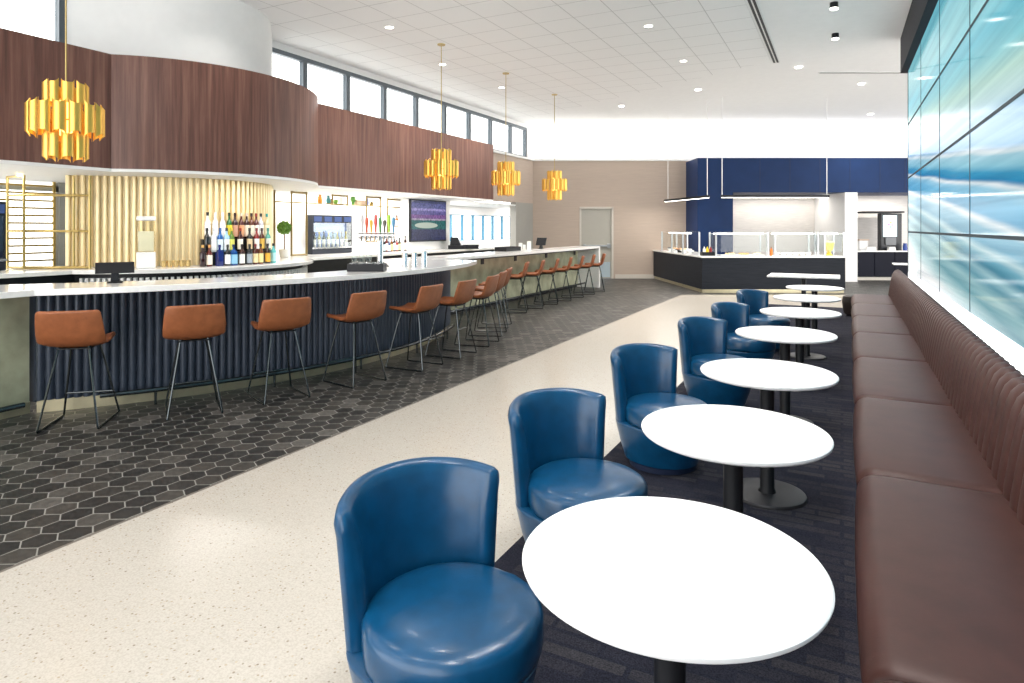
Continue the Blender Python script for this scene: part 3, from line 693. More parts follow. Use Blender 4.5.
# ================================================================== BACK BAR
bb = thing('back_bar_counter', 'white topped back bar curving around the gold slatted drum', 'counter', (0, 0, 0))
RB = 2.0
XBB = -7.95
aL, aR = -math.acos((-8.12 - CX) / RB), math.acos((XBB - CX) / RB)
outl = [(-8.12, -1.2)] + arc(RB, aL, aR, 40) + [(XBB, 15.0)]
inl = [(-9.19, 15.0), (-9.19, 8.2)] + list(reversed(arc(RC + 0.03, tg, 1.6, 40))) + [(-8.68, 4.5), (-9.6, 4.5), (-9.6, -1.2)]
MB().prism(outl + inl, 1.04, 1.09).build('countertop', M_quartz, bb, bevel=0.004, angle=20)
def off(d): 
    return [(-8.12 - d, -1.2)] + arc(RB - d, -math.acos((-8.12 - d - CX) / (RB - d)), math.acos((XBB - d - CX) / (RB - d)), 40) + [(XBB - d, 15.0)]
MB().prism(off(0.16) + list(reversed(off(0.24))), 0.02, 1.04).build('dark_front', M_black, bb, angle=20)
rb = MB()
for k in range(64):
    a = aL + 0.02 + (aR - aL) * k / 63
    ca, sa = math.cos(a), math.sin(a); r0, r1, w_ = RB - 0.15, RB - 0.09, 0.018
    rb.prism([(CX + r0 * ca + w_ * sa, CY + r0 * sa - w_ * ca), (CX + r1 * ca + w_ * sa, CY + r1 * sa - w_ * ca), (CX + r1 * ca - w_ * sa, CY + r1 * sa + w_ * ca), (CX + r0 * ca - w_ * sa, CY + r0 * sa + w_ * ca)], 0.02, 0.985)
rb.build('rib_front', M_white, bb, smooth=False)
# bottle riser (three steps) around the drum
ris = thing('bottle_riser', 'stepped dark riser carrying the bottles in front of gold slats', 'bottle riser', (CX, CY, 0))
pa = lambda px, R: math.atan2(ray_circle(px, CX, CY, R)[1] - CY, ray_circle(px, CX, CY, R)[0] - CX)
aa, ab = pa(205, 1.5) - 0.02, pa(268, 1.55) + 0.07
def sector(r0, r1, a0, a1, n=20): 
    return [(r1 * math.cos(a0 + (a1 - a0) * k / n), r1 * math.sin(a0 + (a1 - a0) * k / n)) for k in range(n + 1)] + [(r0 * math.cos(a1 - (a1 - a0) * k / n), r0 * math.sin(a1 - (a1 - a0) * k / n)) for k in range(n + 1)]
MB().prism(sector(1.40, 1.60, aa, ab), 1.091, 1.27).build('step', M_black, ris, angle=20)
MB().prism(sector(1.40, 1.50, aa, ab), 1.27, 1.44).build('step', M_black, ris, angle=20)

def hexc(h): 
    c = [int(h[i:i + 2], 16) / 255 for i in (0, 2, 4)]
    return tuple(x ** 2.2 for x in c)
def bottle(name, label, loc, col, lab, cap, h=0.30, r=0.037, square=False, shoulder=0.62, group='bottles in front of the gold drum', rough=0.12, neck=0.013):
    t = thing(name, label, 'bottle', loc, 0, group)
    mc = mat('glass_' + col, hexc(col), rough, spec=0.6, coat=0.3)
    hs = h * shoulder
    pr = [(0, 0.001), (r * 0.92, 0.001), (r, 0.008), (r, hs), (r * 0.9, hs + h * 0.05), (r * 0.55, hs + h * 0.11), (neck * 1.1, hs + h * 0.17), (neck, h * 0.9), (0, h * 0.9)]
    MB().lathe(pr, 4 if square else 14).build('body', mc, t, angle=40)
    if square: t.rotation_euler.z = PI / 4 - 0.1
    if lab: 
        rl = r * 1.015
        MB().lathe([(rl, hs * 0.14), (rl, hs * 0.88), (rl - 0.002, hs * 0.88), (rl - 0.002, hs * 0.14)], 4 if square else 14, ring=True).build('paper_label', mat('label_' + lab, hexc(lab), 0.6), t, angle=40)
    MB().lathe([(0, h * 0.87), (neck * 1.35, h * 0.87), (neck * 1.35, h), (0, h)], 10).build('cap', mat('cap_' + cap, hexc(cap), 0.4), t)
    return t
front = [(202.6, '2a1014', None, 'c8a060', 'slim dark red bottle with gold foil cap'), (209.5, '5a1a10', 'f4ead8', 'd8a060', 'short maroon bottle with cream label and tan cap'), (219.5, '14286c', None, '14246a', 'square cobalt blue bottle with dark cap'),
         (227.6, '14161c', 'ffffff', '20242a', 'black bottle with white diamond label'), (233.6, '12488c', '8fc4e6', '0e2c5a', 'bright blue bottle with pale blue label'), (242, '3a1a12', 'f4f0ea', '201410', 'dark brown bottle with wide white label'),
         (249.6, '1c2026', '9aa4ae', '14161a', 'black bottle with silver label'), (255.4, '4a1c14', 'f0d8a8', '7a1414', 'brown bottle with straw label and red cap'), (260.6, '6a3a18', 'f0e0a0', '2a1a10', 'amber bottle with pale yellow label'),
         (267.6, '2c1410', 'e8b048', '181010', 'dark bottle with golden label'), (273.4, '58b4b8', 'a8dce0', '1a2a2c', 'teal bottle with pale teal label and black cap')]
midr = [(207, '101012', None, '101012', 'plain black bottle'), (213.6, 'dfe6e6', 'f6f8f8', 'c8ccd0', 'clear bottle with white oval label'), (220.2, '1c5aa0', 'e0f0fa', '3a5a90', 'sky blue bottle with white and orange label'), (226.6, '9cc4e6', 'f6fafc', '2a3a50', 'pale blue bottle with tall white label'),
        (231.6, '5a7a2a', 'd8d86a', 'c8b440', 'olive green bottle with yellow label'), (240.2, '3c160a', 'f6eee0', '8a2a14', 'reddish brown bottle with white label'), (249.6, '161414', 'e8d0a8', '141414', 'black bottle with tan label'), (256.6, '7a1216', 'f4f0ec', '6a1014', 'red bottle with white label'),
        (261.8, '4a1e0c', 'e0b858', '2c1810', 'brown bottle with yellow gold label'), (268, '5aa898', 'f0f0e8', '3a8a80', 'sea green bottle with white label')]
topr = [(207.6, 'e6e8ea', 'fbfbfb', '17181c', 'clear spirit bottle with white label and black cap'), (215.2, 'e4e8ea', 'f8f8f8', 'd4d8dc', 'clear spirit bottle with silver cap'), (222.6, 'eef0f0', 'f6f6f4', 'e8e8e8', 'frosted clear bottle with white cap'), (229.2, '0e5a26', 'd8c83c', '14301c', 'bright green bottle with yellow label'),
        (235, '34101a', 'c89880', '30140f', 'maroon bottle with dusky label'), (241.2, '4a120e', 'd8a078', 'd8c8b0', 'red brown bottle with cream cap'), (246.6, '3a140c', 'e8dcc8', 'd0c0b0', 'brown bottle with cream label'), (251.4, '5a2812', 'f0e4d0', '28130c', 'amber bottle with ivory label'),
        (256.2, '4c1a12', 'f2ece4', '903020', 'copper bottle with white label'), (260.8, 'c8c4d0', 'fafafa', '101216', 'clear bottle with black cap beside copper bottle'), (266.8, 'd8c8a0', 'f4ecd0', '2c8a8a', 'pale straw bottle with teal cap')]
for rows, R, z, nm in ((front, 1.71, 1.091, 'front row of the bar display'), (midr, 1.55, 1.271, 'middle row of the bar display'), (topr, 1.45, 1.441, 'top row of the bar display')):
    for i, (px, c, l, cp, d) in enumerate(rows):
        q = ray_circle(min(px, 276), CX, CY, R)
        # keep clear of silhouettes: clamp angle
        bottle('liquor_bottle', d + ', ' + nm, (q[0], q[1], z), c, l, cp, h=0.28 if R > 1.6 else (0.32 if R > 1.5 else 0.36), r=0.037 if (px not in (219.5, 233.6)) else 0.05, square=px in (219.5, 233.6), shoulder=0.6)
# glassware
for i, px in enumerate((164, 170, 176, 182, 188)):
    q = ray_circle(px, CX, CY, 1.62)
    o = MB().lathe([(0, 0.004), (0.026, 0.004), (0.030, 0.02), (0.033, 0.085), (0.030, 0.085), (0.027, 0.02), (0, 0.014)], 18).build('glass_tumbler', mat('tumbler_gold', (0.85, 0.66, 0.30), 0.08, metal=0.2, trans=0.6), loc=(q[0], q[1], 1.091))
    tag(o, 'gold tinted glass tumbler, %s in the line between drink dispenser and bottles' % ORD[i], 'glass', 'tumblers on the back bar')
q = ray_circle(146, CX, CY, 1.66)
t = thing('drink_dispenser', 'tall clear drink dispenser with white base and lid on the back bar', 'dispenser', (q[0], q[1], 1.091), TH + 0.52)
MB().box(-0.105, 0.105, -0.08, 0.08, 0.0, 0.20).build('base', M_plastic, t, bevel=0.01)
MB().box(-0.098, 0.098, -0.075, 0.075, 0.20, 0.59).build('tank', glass('tank_glass', (0.97, 0.95, 0.86), 0.12), t, bevel=0.01)
MB().box(-0.085, 0.085, -0.062, 0.062, 0.21, 0.46).build('liquid', mat('pale_juice', (0.96, 0.93, 0.78), 0.3), t, bevel=0.008)
MB().box(-0.105, 0.105, -0.08, 0.08, 0.59, 0.645).build('lid', M_plastic, t, bevel=0.008)

# --- brass etagere frames
def frame_rect(m, a, b, z0, z1, r=0.011, bottom=True):
    m.tube([(a[0], a[1], z0), (a[0], a[1], z1)], r, 6); m.tube([(b[0], b[1], z0), (b[0], b[1], z1)], r, 6)
    m.tube([(a[0], a[1], z1 - r), (b[0], b[1], z1 - r)], r, 6)
    if bottom: m.tube([(a[0], a[1], z0 + r), (b[0], b[1], z0 + r)], r, 6)
def at(px, zc): 
    return W(X_(px, zc), zc)
t = thing('brass_shelf_unit', 'open brass shelf unit with slender posts beside the left window', 'shelf unit', (*at(57, 7.8), 1.091))
o = t.location
A, A2, B_, B2 = at(24, 7.75), at(7.5, 7.9), at(90, 7.85), at(74, 7.9)
for nm, p, z1 in (('post', A, SOF - 0.06), ('post', A2, SOF - 0.06), ('post', B_, SOF - 0.06), ('post', B2, SOF - 0.06)):
    MB().tube([(p[0] - o.x, p[1] - o.y, 0), (p[0] - o.x, p[1] - o.y, z1 - 1.091)], 0.016, 8).build(nm, M_brass, t)
for zz in (0.016, 0.46, 0.90):
    m = MB()
    for p, q in ((A, B_), (A, A2), (A2, B2), (B_, B2)): m.tube([(p[0] - o.x, p[1] - o.y, zz), (q[0] - o.x, q[1] - o.y, zz)], 0.014, 8)
    m.build('rail', M_brass, t)
m = MB()
m.tube([(A[0] - o.x, A[1] - o.y, SOF - 0.07 - 1.091), (A2[0] - o.x, A2[1] - o.y, SOF - 0.07 - 1.091)], 0.014, 8)
m.build('top_rail', M_brass, t)
m = MB().prism([(p[0] - o.x, p[1] - o.y) for p in (A, B_, B2, A2)], 0.905, 0.912)
m.build('glass_shelf', M_glass, t, smooth=False)
# slatted screen in front of the window
t = thing('slatted_screen', 'screen of horizontal slats across the bright window at the bar end', 'screen', (-10.05, 3.9, 0.0))
for yy in (-1.3, 0.0, 1.25): MB().box(-0.015, 0.015, yy - 0.015, yy + 0.015, 0, 2.25).build('upright', M_brass, t, smooth=False)
m = MB()
for k in range(13): m.box(-0.012, 0.012, -1.3, 1.25, 0.91 + k * 0.105, 0.938 + k * 0.105)
m.build('slat', M_brass, t, smooth=False)
# wine dispensers
def wine_unit(name, label, pl, pr, X, z0, z1, seed):
    y0, y1 = y_at(pl, X), y_at(pr, X); w = y1 - y0; h = z1 - z0
    t = thing(name, label, 'wine dispenser', (X, (y0 + y1) / 2, z0))
    hw = w / 2
    MB().box(-0.13, -0.12, -hw, hw, 0, h).box(-0.12, 0, -hw, -hw + 0.03, 0, h).box(-0.12, 0, hw - 0.03, hw, 0, h).box(-0.12, 0, -hw + 0.03, hw - 0.03, 0, 0.13 * h).box(-0.12, 0, -hw + 0.03, hw - 0.03, 0.80 * h, h).build('cabinet', mat('cooler_black', (0.02, 0.024, 0.035), 0.3, metal=0.3), t, smooth=False)
    MB().box(0.001, 0.006, -hw + 0.03, hw - 0.03, 0.13 * h, 0.80 * h).build('door_glass', M_glass, t, smooth=False)
    MB().box(-0.1195, -0.115, -hw + 0.03, hw - 0.03, 0.13 * h, 0.80 * h).build('lit_back', glow('cooler_light', (0.16, 0.24, 0.48), 0.35), t, smooth=False)
    MB().box(0.001, 0.02, -hw, hw, 0.135 * h, 0.17 * h).build('drip_tray', M_chrome, t, smooth=False)
    for k in range(4):
        yy = -hw + w * (k + 0.5) / 4
        MB().box(0.001, 0.008, yy - w * 0.09, yy + w * 0.09, 0.83 * h, 0.96 * h).build('display', glow('cooler_display', (0.03, 0.06, 0.18), 0.35), t, smooth=False)
    for k in range(8):
        yy = -hw + 0.05 + (w - 0.1) * (k + 0.5) / 8
        bottle('wine_bottle', '%s with pale label, %s inside the %s' % (('dark green wine bottle', 'pale wine bottle')[k % 2], ORD[k], 'cooler behind the bar' if seed else 'cooler at the bar end'), (X - 0.06, (y0 + y1) / 2 + yy, z0 + 0.131 * h), ('1c2a24', 'b8b070')[k % 2], 'f2f0ea', ('3a1010', 'd8c060')[k % 2], h=min(0.33, 0.55 * h), r=min(0.034, (w - 0.1) / 8 * 0.45), group='wine bottles in the ' + ('cooler behind the bar' if seed else 'cooler at the bar end'))
wine_unit('wine_dispenser', 'black glass fronted wine dispenser with a lit row of bottles behind bar', 312.5, 352, -8.88, 1.092, 1.84, 1)
wine_unit('wine_dispenser', 'black wine dispenser cut off by the frame edge beside brass shelf unit', -40, 6, -8.75, 1.092, 1.90, 0)
# right hand etagere: four brass frames and one long shelf
XE = -8.6
t = thing('brass_shelf_unit', 'long brass framed wall shelf with glass boards above the bar', 'shelf unit', (XE, y_at(330, XE), 1.091))
o = t.location.copy()
for (pl, pr, z0, z1) in ((257, 274.5, 1.092, 2.24), (291.5, 306.5, 1.092, 2.24), (332.5, 347.5, 2.02, 2.23), (366.5, 380.5, 1.30, 2.24), (387.5, 400.5, 1.092, 2.22)):
    m = MB(); a = (0, y_at(pl, XE) - o.y); b = (0, y_at(pr, XE) - o.y)
    frame_rect(m, a, b, z0 - 1.091, z1 - 1.091, 0.019)
    m.build('frame', M_frame, t)
    MB().box(-0.14, 0.0, a[1], b[1], 0.52, 0.527).build('glass_shelf', M_glass, t, smooth=False)
ye0, ye1 = y_at(270, XE), y_at(401, XE)
MB().box(-0.22, 0.012, ye0 - o.y, ye1 - o.y, 2.035 - 1.091, 2.055 - 1.091).build('shelf_board', M_frame, t, smooth=False)
# ornaments on the shelf
def orn(name, label, cat, px, prof, m, dx=-0.10):
    yy = y_at(px, XE + dx)
    return tag(MB().lathe(prof, 16).build(name, m, loc=(XE + dx, yy, 2.056)), label, cat, 'ornaments on the brass shelf')
vase = lambda r, h: [(0, 0.001), (r * 0.7, 0.001), (r, h * 0.35), (r * 0.75, h * 0.7), (r * 0.45, h * 0.85), (r * 0.55, h), (0, h)]
cyl = lambda r, h: [(0, 0.001), (r * 0.95, 0.001), (r, 0.01), (r, h - 0.01), (r * 0.95, h), (0, h)]
orn('glass_jar', 'clear glass jar, first ornament on the brass shelf by the drum', 'jar', 311, cyl(0.055, 0.13), M_glass)
orn('pitcher', 'orange pitcher with slanted lip on the brass shelf', 'pitcher', 320, vase(0.05, 0.16), mat('orange_glaze', (0.75, 0.28, 0.03), 0.3))
orn('vase', 'teal vase on the brass shelf next to the orange pitcher', 'vase', 328.3, vase(0.05, 0.15), mat('teal_glaze', (0.05, 0.25, 0.30), 0.3))
orn('canister', 'small brown canister beside the teal vase on the shelf', 'canister', 331, cyl(0.035, 0.09), mat('brown_tin', (0.30, 0.17, 0.08), 0.4))
orn('succulent', 'small bright green succulent on the brass shelf', 'plant', 335.8, [(0, 0.001), (0.03, 0.001), (0.05, 0.04), (0.045, 0.07), (0.02, 0.09), (0, 0.09)], mat('leaf_green', (0.20, 0.42, 0.06), 0.5))
orn('lantern', 'white lantern between the two bars of a brass frame', 'lantern', 341, cyl(0.05, 0.13), M_paper)
orn('pot_plant', 'dark green bushy pot plant on the brass shelf', 'plant', 353, [(0, 0.001), (0.03, 0.001), (0.035, 0.05), (0.06, 0.09), (0.05, 0.15), (0, 0.17)], mat('leaf_dark', (0.10, 0.26, 0.05), 0.6))
b = MB().box(-0.05, 0.05, -0.13, 0.13, 0.001, 0.10).build('wooden_crate', mat('pale_wood', (0.62, 0.45, 0.32), 0.6, noise=0.2), loc=(XE - 0.1, y_at(359.5, XE - 0.1), 2.056), bevel=0.006)
tag(b, 'pale wooden crate on the brass shelf', 'crate', 'ornaments on the brass shelf')
orn('vase', 'blue vase with dark foot on the brass shelf', 'vase', 367.3, vase(0.04, 0.17), mat('blue_glaze', (0.03, 0.10, 0.42), 0.3))
orn('jar', 'round brass coloured jar beside the blue vase', 'jar', 371.5, vase(0.05, 0.09), M_brass)
# topiary in pot
q = at(284.3, 10.8)
t = thing('topiary', 'round green topiary ball in a white pot on the back bar', 'plant', (q[0], q[1], 1.091))
MB().lathe([(0, 0.0), (0.07, 0.0), (0.09, 0.14), (0.08, 0.14), (0.07, 0.12), (0, 0.12)], 20).build('pot', M_plastic, t)
MB().tube([(0, 0, 0.12), (0.005, 0, 0.42)], 0.01, 6).build('stem', mat('bark', (0.18, 0.10, 0.05), 0.8), t)
lf = MB(); rnd = random.Random(3)
for k in range(420):
    u = rnd.uniform(-1, 1); a = rnd.uniform(0, 2 * PI); r = 0.105 * rnd.uniform(0.75, 1.05)
    c = Vector((r * math.sqrt(1 - u * u) * math.cos(a), r * math.sqrt(1 - u * u) * math.sin(a), 0.50 + r * u))
    d1 = Vector((rnd.uniform(-1, 1), rnd.uniform(-1, 1), rnd.uniform(-1, 1))).normalized(); d2 = d1.orthogonal().normalized()
    lf.add([c - 0.03 * d1, c + 0.014 * d2, c + 0.03 * d1, c - 0.014 * d2], [(0, 1, 2, 3)])
lf.build('foliage', mat('topiary_leaf', (0.16, 0.34, 0.05), 0.6, noise=0.4, scale=20), t, smooth=False, recalc=False)
# bottles near the TV on the counter
cols = [('2a5a2a', 'e8e0c0'), ('16202a', 'c0d0e0'), ('5a1414', 'f0e8e0'), ('1a3a6a', 'e8f0f8'), ('6a3a14', 'e8d090'), ('14161a', 'f2f2f2'), ('8a1c1c', 'f4e8d8'), ('2c2c14', 'd8d8a0'), ('3a1a10', 'f0e0d0')]
nmz = ['green', 'blue black', 'dark red', 'navy', 'amber', 'black', 'bright red', 'olive', 'brown']
for i, px in enumerate((381.5, 384, 386.5, 389, 391.6, 394.2, 396.8, 399.4, 405)):
    bottle('liquor_bottle', '%s bottle with pale label on the counter below the brass shelf near the television' % nmz[i], (XE + 0.10, y_at(px, XE + 0.10), 1.091), cols[i][0], cols[i][1], '181818', h=0.25 + 0.04 * (i % 3), r=0.035, group='bottles by the television')
bottle('liquor_bottle', 'amber bottle alone on the glass shelf inside the last brass frame', (XE - 0.07, y_at(396.5, XE - 0.07), 1.091 + 0.528), 'a05a28', 'f0e0d0', '402010', h=0.25, group='bottles by the television')
# TV pier + TV
XT = -8.5
yp0, yp1 = y_at(403.5, XT), y_at(450, XT)
struct(MB().box(-9.2, XT, yp0, yp1, 1.092, SOF - 0.036).build('wall_television_pier', M_white, bevel=0.01))
yt0, yt1 = y_at(408.7, XT), y_at(444.3, XT)
t = thing('television', 'wall mounted television showing a sports field on the white pier', 'television', (XT + 0.005, (yt0 + yt1) / 2, 1.28))
MB().box(0, 0.05, -(yt1 - yt0) / 2, (yt1 - yt0) / 2, 0, 0.95).build('casing', M_black, t, bevel=0.005)
MB().box(-0.004, 0.0, -0.3, 0.3, 0.2, 0.7).build('wall_mount', M_black, t, smooth=False)
MB().box(0.0505, 0.053, -(yt1 - yt0) / 2 + 0.025, (yt1 - yt0) / 2 - 0.025, 0.03, 0.925).build('screen', M_tv, t, smooth=False)
# till on the back counter past the TV
yy = y_at(457, -8.2)
t = thing('cash_register', 'black cash register on the back counter past the television', 'cash register', (-8.2, yy, 1.091), TH)
MB().box(-0.2, 0.2, -0.15, 0.15, 0.0, 0.09).build('drawer', M_black, t, bevel=0.008)
MB().extrude_y([(-0.16, 0.09), (0.10, 0.09), (0.02, 0.28), (-0.14, 0.28)], -0.12, 0.12).build('screen', M_black, t, bevel=0.008)
MB().box(0.14, 0.52, -0.1, 0.1, 0.0, 0.10).build('printer', M_black, t, bevel=0.008)

# ================================================================== THINGS ON THE BAR
def tablet(label, loc, rz, w=0.20, h=0.145):
    t = thing('tablet_stand', label, 'tablet', loc, rz)
    MB().box(-0.06, 0.06, -0.05, 0.06, 0.0, 0.012).build('base', M_black, t, bevel=0.004)
    MB().add([(-0.035, -0.03, 0.012), (0.035, -0.03, 0.012), (0.035, 0.05, 0.012), (-0.035, 0.05, 0.012), (-0.028, -0.02, 0.10), (0.028, -0.02, 0.10), (0.028, 0.02, 0.10), (-0.028, 0.02, 0.10)], [(3, 2, 1, 0), (4, 5, 6, 7), (0, 1, 5, 4), (1, 2, 6, 5), (2, 3, 7, 6), (3, 0, 4, 7)]).build('stand', M_black, t, bevel=0.004)
    sc_ = MB().add([(-w / 2 * 1.0, -0.035 + 0.00, 0.085), (w / 2, -0.035, 0.085), (w / 2, -0.015, 0.085), (-w / 2, -0.015, 0.085), (-w / 2, 0.045, 0.085 + h * 0.8), (w / 2, 0.045, 0.085 + h * 0.8), (w / 2, 0.065, 0.085 + h * 0.8), (-w / 2, 0.065, 0.085 + h * 0.8)], [(3, 2, 1, 0), (4, 5, 6, 7), (0, 1, 5, 4), (1, 2, 6, 5), (2, 3, 7, 6), (3, 0, 4, 7)])
    sc_.build('screen', M_black, t, bevel=0.004)
    return t
q = at(115, 5.72)
tablet('black tablet on a stand on the bar, beside the first stool', (q[0], q[1], 1.101), TH + 0.55, 0.30, 0.12)
q = at(541, 15.0)
tablet('small black tablet on a stand near the far end of the bar', (q[0], q[1], 1.101), TH - 0.5, 0.25, 0.22)
q = at(367, 7.25)
t = thing('condiment_tray', 'low black garnish caddy with clear lids on the bar by the taps', 'caddy', (q[0], q[1], 1.101), TH)
MB().box(-0.205, 0.205, -0.09, 0.09, 0, 0.012).box(-0.205, 0.205, -0.09, -0.08, 0.012, 0.085).box(-0.205, 0.205, 0.08, 0.09, 0.012, 0.085).box(-0.205, -0.195, -0.08, 0.08, 0.012, 0.085).box(0.195, 0.205, -0.08, 0.08, 0.012, 0.085).build('tray', M_black, t, smooth=False)
for k in range(4): MB().box(-0.19 + k * 0.096, -0.104 + k * 0.096, -0.075, 0.075, 0.02, 0.10).build('lid', glass('lid_glass', (0.95, 0.97, 0.97), 0.2), t, bevel=0.006)
# upturned glasses behind the caddy
for k in range(3):
    q = at(354.5 + 7.2 * k, 7.55)
    o = MB().lathe([(0, 0.001), (0.032, 0.001), (0.028, 0.012), (0.005, 0.02), (0.005, 0.07), (0.03, 0.09), (0.038, 0.13), (0.034, 0.17), (0.031, 0.17), (0.034, 0.13), (0.026, 0.095), (0, 0.085)], 16).build('wine_glass', M_glass, loc=(q[0], q[1], 1.101))
    tag(o, 'clear stemmed glass behind the garnish caddy, %s of three in line' % ORD[k], 'glass', 'stemmed glasses by the taps')
# beer tap tower
q = at(380, 7.5)
t = thing('beer_tap_tower', 'chrome beer tower with a row of coloured tap handles behind the bar', 'beer tap', (q[0], q[1], 1.101), TH)
MB().tube([(0, 0, 0.0), (0, 0, 0.40)], 0.035, 14).build('column', M_chrome, t)
MB().tube([(-0.25, 0, 0.40), (0.17, 0, 0.40)], 0.036, 14).build('manifold', M_chrome, t)
MB().lathe([(0, 0.0), (0.09, 0), (0.09, 0.02), (0.05, 0.03), (0, 0.03)], 20).build('flange', M_chrome, t)
tcol = [(0.75, 0.72, 0.70), (0.70, 0.12, 0.06), (0.85, 0.50, 0.06), (0.80, 0.12, 0.10), (0.12, 0.35, 0.12), (0.15, 0.12, 0.1), (0.45, 0.70, 0.08), (0.12, 0.35, 0.60)]
for k in range(8):
    x = -0.20 + k * 0.052
    h_ = MB().lathe([(0, 0.035), (0.010, 0.04), (0.012, 0.09), (0.022, 0.15), (0.018, 0.235 - 0.03 * (k % 3)), (0, 0.25 - 0.03 * (k % 3))], 10, (x, -0.03, 0.40)).build('tap_handle', mat('tap_%d' % k, tcol[k], 0.35), t)
    MB().tube([(x, 0, 0.40), (x, -0.07, 0.39), (x, -0.08, 0.335)], 0.010, 8).build('spout', M_chrome, t)
for k, (dx, h_) in enumerate(((0.40, 0.24), (0.52, 0.24), (0.95, 0.26))):
    q = at(405 + (0, 9.5, 19)[k], 7.95)
    o = MB().lathe([(0, 0), (0.036, 0), (0.036, h_ - 0.07), (0.033, h_ - 0.06), (0, h_ - 0.06)], 20).build('steel_canister', M_chrome, loc=(q[0], q[1], 1.101))
    tag(o, 'short white steel canister on the bar past the caddy, %s of three' % ORD[k], 'canister', 'canisters on the bar')
q = at(508, 13.6)
t = thing('condiment_tray', 'long black tray on the far half of the bar', 'tray', (q[0], q[1], 1.101), 0)
MB().box(-0.14, 0.14, -0.34, 0.34, 0, 0.015).box(-0.14, -0.13, -0.34, 0.34, 0.015, 0.09).box(0.13, 0.14, -0.34, 0.34, 0.015, 0.09).box(-0.13, 0.13, -0.34, -0.33, 0.015, 0.09).box(-0.13, 0.13, 0.33, 0.34, 0.015, 0.09).build('tray', M_black, t, smooth=False)
for k, (px, w_, h_) in enumerate(((520.5, 0.08, 0.16), (524.4, 0.06, 0.12), (529, 0.09, 0.20))):
    q = at(px, 14.1)
    o = MB().box(-w_ / 2, w_ / 2, -0.012, 0.012, 0.01, h_).box(-w_ / 2, w_ / 2, -0.03, 0.03, 0.0, 0.01).build('menu_card', M_paper, loc=(q[0], q[1], 1.101), rz=TH + 0.3, bevel=0.002)
    tag(o, '%s white card standing on the far half of the bar' % ('tall narrow', 'short', 'widest')[k], 'card', 'cards on the bar')

# ================================================================== PENDANTS
def pendant(label, drop):
    t = thing('pendant_lamp', label, 'pendant lamp', (0, 0, 0), 0, 'gold tiered pendants over the bar')
    def tier(name, n, r, h, z, w):
        root = None
        for k in range(n):
            a0 = 2 * PI * (k + 0.5) / n
            AM = 1.25
            def fn(u, v):
                p = -1 + 2 * u
                rr = w / math.sin(AM) / 2
                dxr = rr * math.cos(p * AM) - rr * 0.45; tan = rr * math.sin(p * AM)
                cut = 0.30 * h * abs(p) ** 3
                zz = z + (v - 0.5) * (h * 0.92 + 2 * cut * 0.5)
                R_ = r + dxr
                return (R_ * math.cos(a0) - tan * math.sin(a0), R_ * math.sin(a0) + tan * math.cos(a0), zz)
            m = MB().sheet(fn, 14, 1)
            o = m.build('metal_plate', M_gold, root if root else t, solid=0.002, angle=60, recalc=False)
            md = o.modifiers.new('split', 'EDGE_SPLIT'); md.split_angle = math.radians(50)
            if root is None:
                o.name = name; root = o
        return root
    tier('upper_tier', 8, 0.150, 0.20, 0.25, 0.098)
    tier('middle_tier', 14, 0.272, 0.27, 0.02, 0.104)
    tier('lower_tier', 8, 0.150, 0.22, -0.22, 0.098)
    MB().lathe([(0, 0.20), (0.05, 0.20), (0.05, -0.12), (0, -0.12)], 16).build('lamp_core', glow('pendant_bulb', (1.0, 0.62, 0.16), 2.2), t)
    for zz, rr in ((0.20, 0.15), (0.02, 0.26), (-0.18, 0.15)):
        m = MB().lathe([(0.04, zz - 0.006), (0.07, zz - 0.006), (0.07, zz + 0.006), (0.04, zz + 0.006)], 24, ring=True)
        for k in range(4): m.tube([(0, 0, zz), (rr * math.cos(k * PI / 2), rr * math.sin(k * PI / 2), zz)], 0.006, 6)
        m.build('support_ring', M_gold, t)
    MB().tube([(0, 0, 0.2), (0, 0, drop - 0.02)], 0.007, 8).build('rod', M_brass, t)
    MB().lathe([(0, drop - 0.03), (0.065, drop - 0.03), (0.07, drop - 0.02), (0.07, drop - 0.013), (0, drop - 0.013)], 24).build('ceiling_rose', M_brass, t)
    return t
PD = [((-6.20, 9.34), 2.60), ((-6.17, 11.69), 2.60), ((-6.12, 14.09), 2.62)]
p1 = W(X_(66, 5.85), 5.85)
pa_ = pendant('gold tiered pendant lamp over the near end of the bar, largest in view', CEIL - 2.555); pa_.location = (p1[0], p1[1], 2.555)
lb = ['gold tiered pendant lamp hanging in front of the walnut band', 'gold tiered pendant lamp just past the end of the walnut band', 'gold tiered pendant lamp in front of the taupe far wall']
pb_ = pendant(lb[0], CEIL - 2.60); pb_.location = (*PD[0][0], 2.60)
for (xy, z), l in zip(PD[1:], lb[1:]): dup(pb_, (xy[0], xy[1], 2.60), 0.2, l)

# ================================================================== BUFFET ISLAND (camera-aligned)
ZI = 15.65
isl = thing('buffet_counter', 'dark buffet counter with white top and brass toe kick', 'counter', (*W(6.4, 16.1), 0), TH)
ox, oz = 6.4, 16.1
def lp(pts): return [(x - ox, z - oz) for x, z in pts]
x0, x1 = X_(702, ZI), X_(845.3, ZI); xl = X_(653.5, ZW - 0.03)
outer = [(x0, ZI), (x1, ZI), (x1, ZI + 0.9), (x0 + 0.75, ZI + 0.9), (xl + 0.85, ZW - 0.03), (xl, ZW - 0.03)]
MB().prism(lp(outer), 0.09, 0.86).build('cabinet', M_isl, isl, smooth=False)
MB().prism(lp([(x0 + 0.02, ZI + 0.03), (x1 - 0.02, ZI + 0.03), (x1 - 0.02, ZI + 0.8), (x0 + 0.7, ZI + 0.8), (xl + 0.75, ZW - 0.05), (xl + 0.03, ZW - 0.05)]), 0.001, 0.09).build('toe_kick', M_toe, isl, smooth=False)
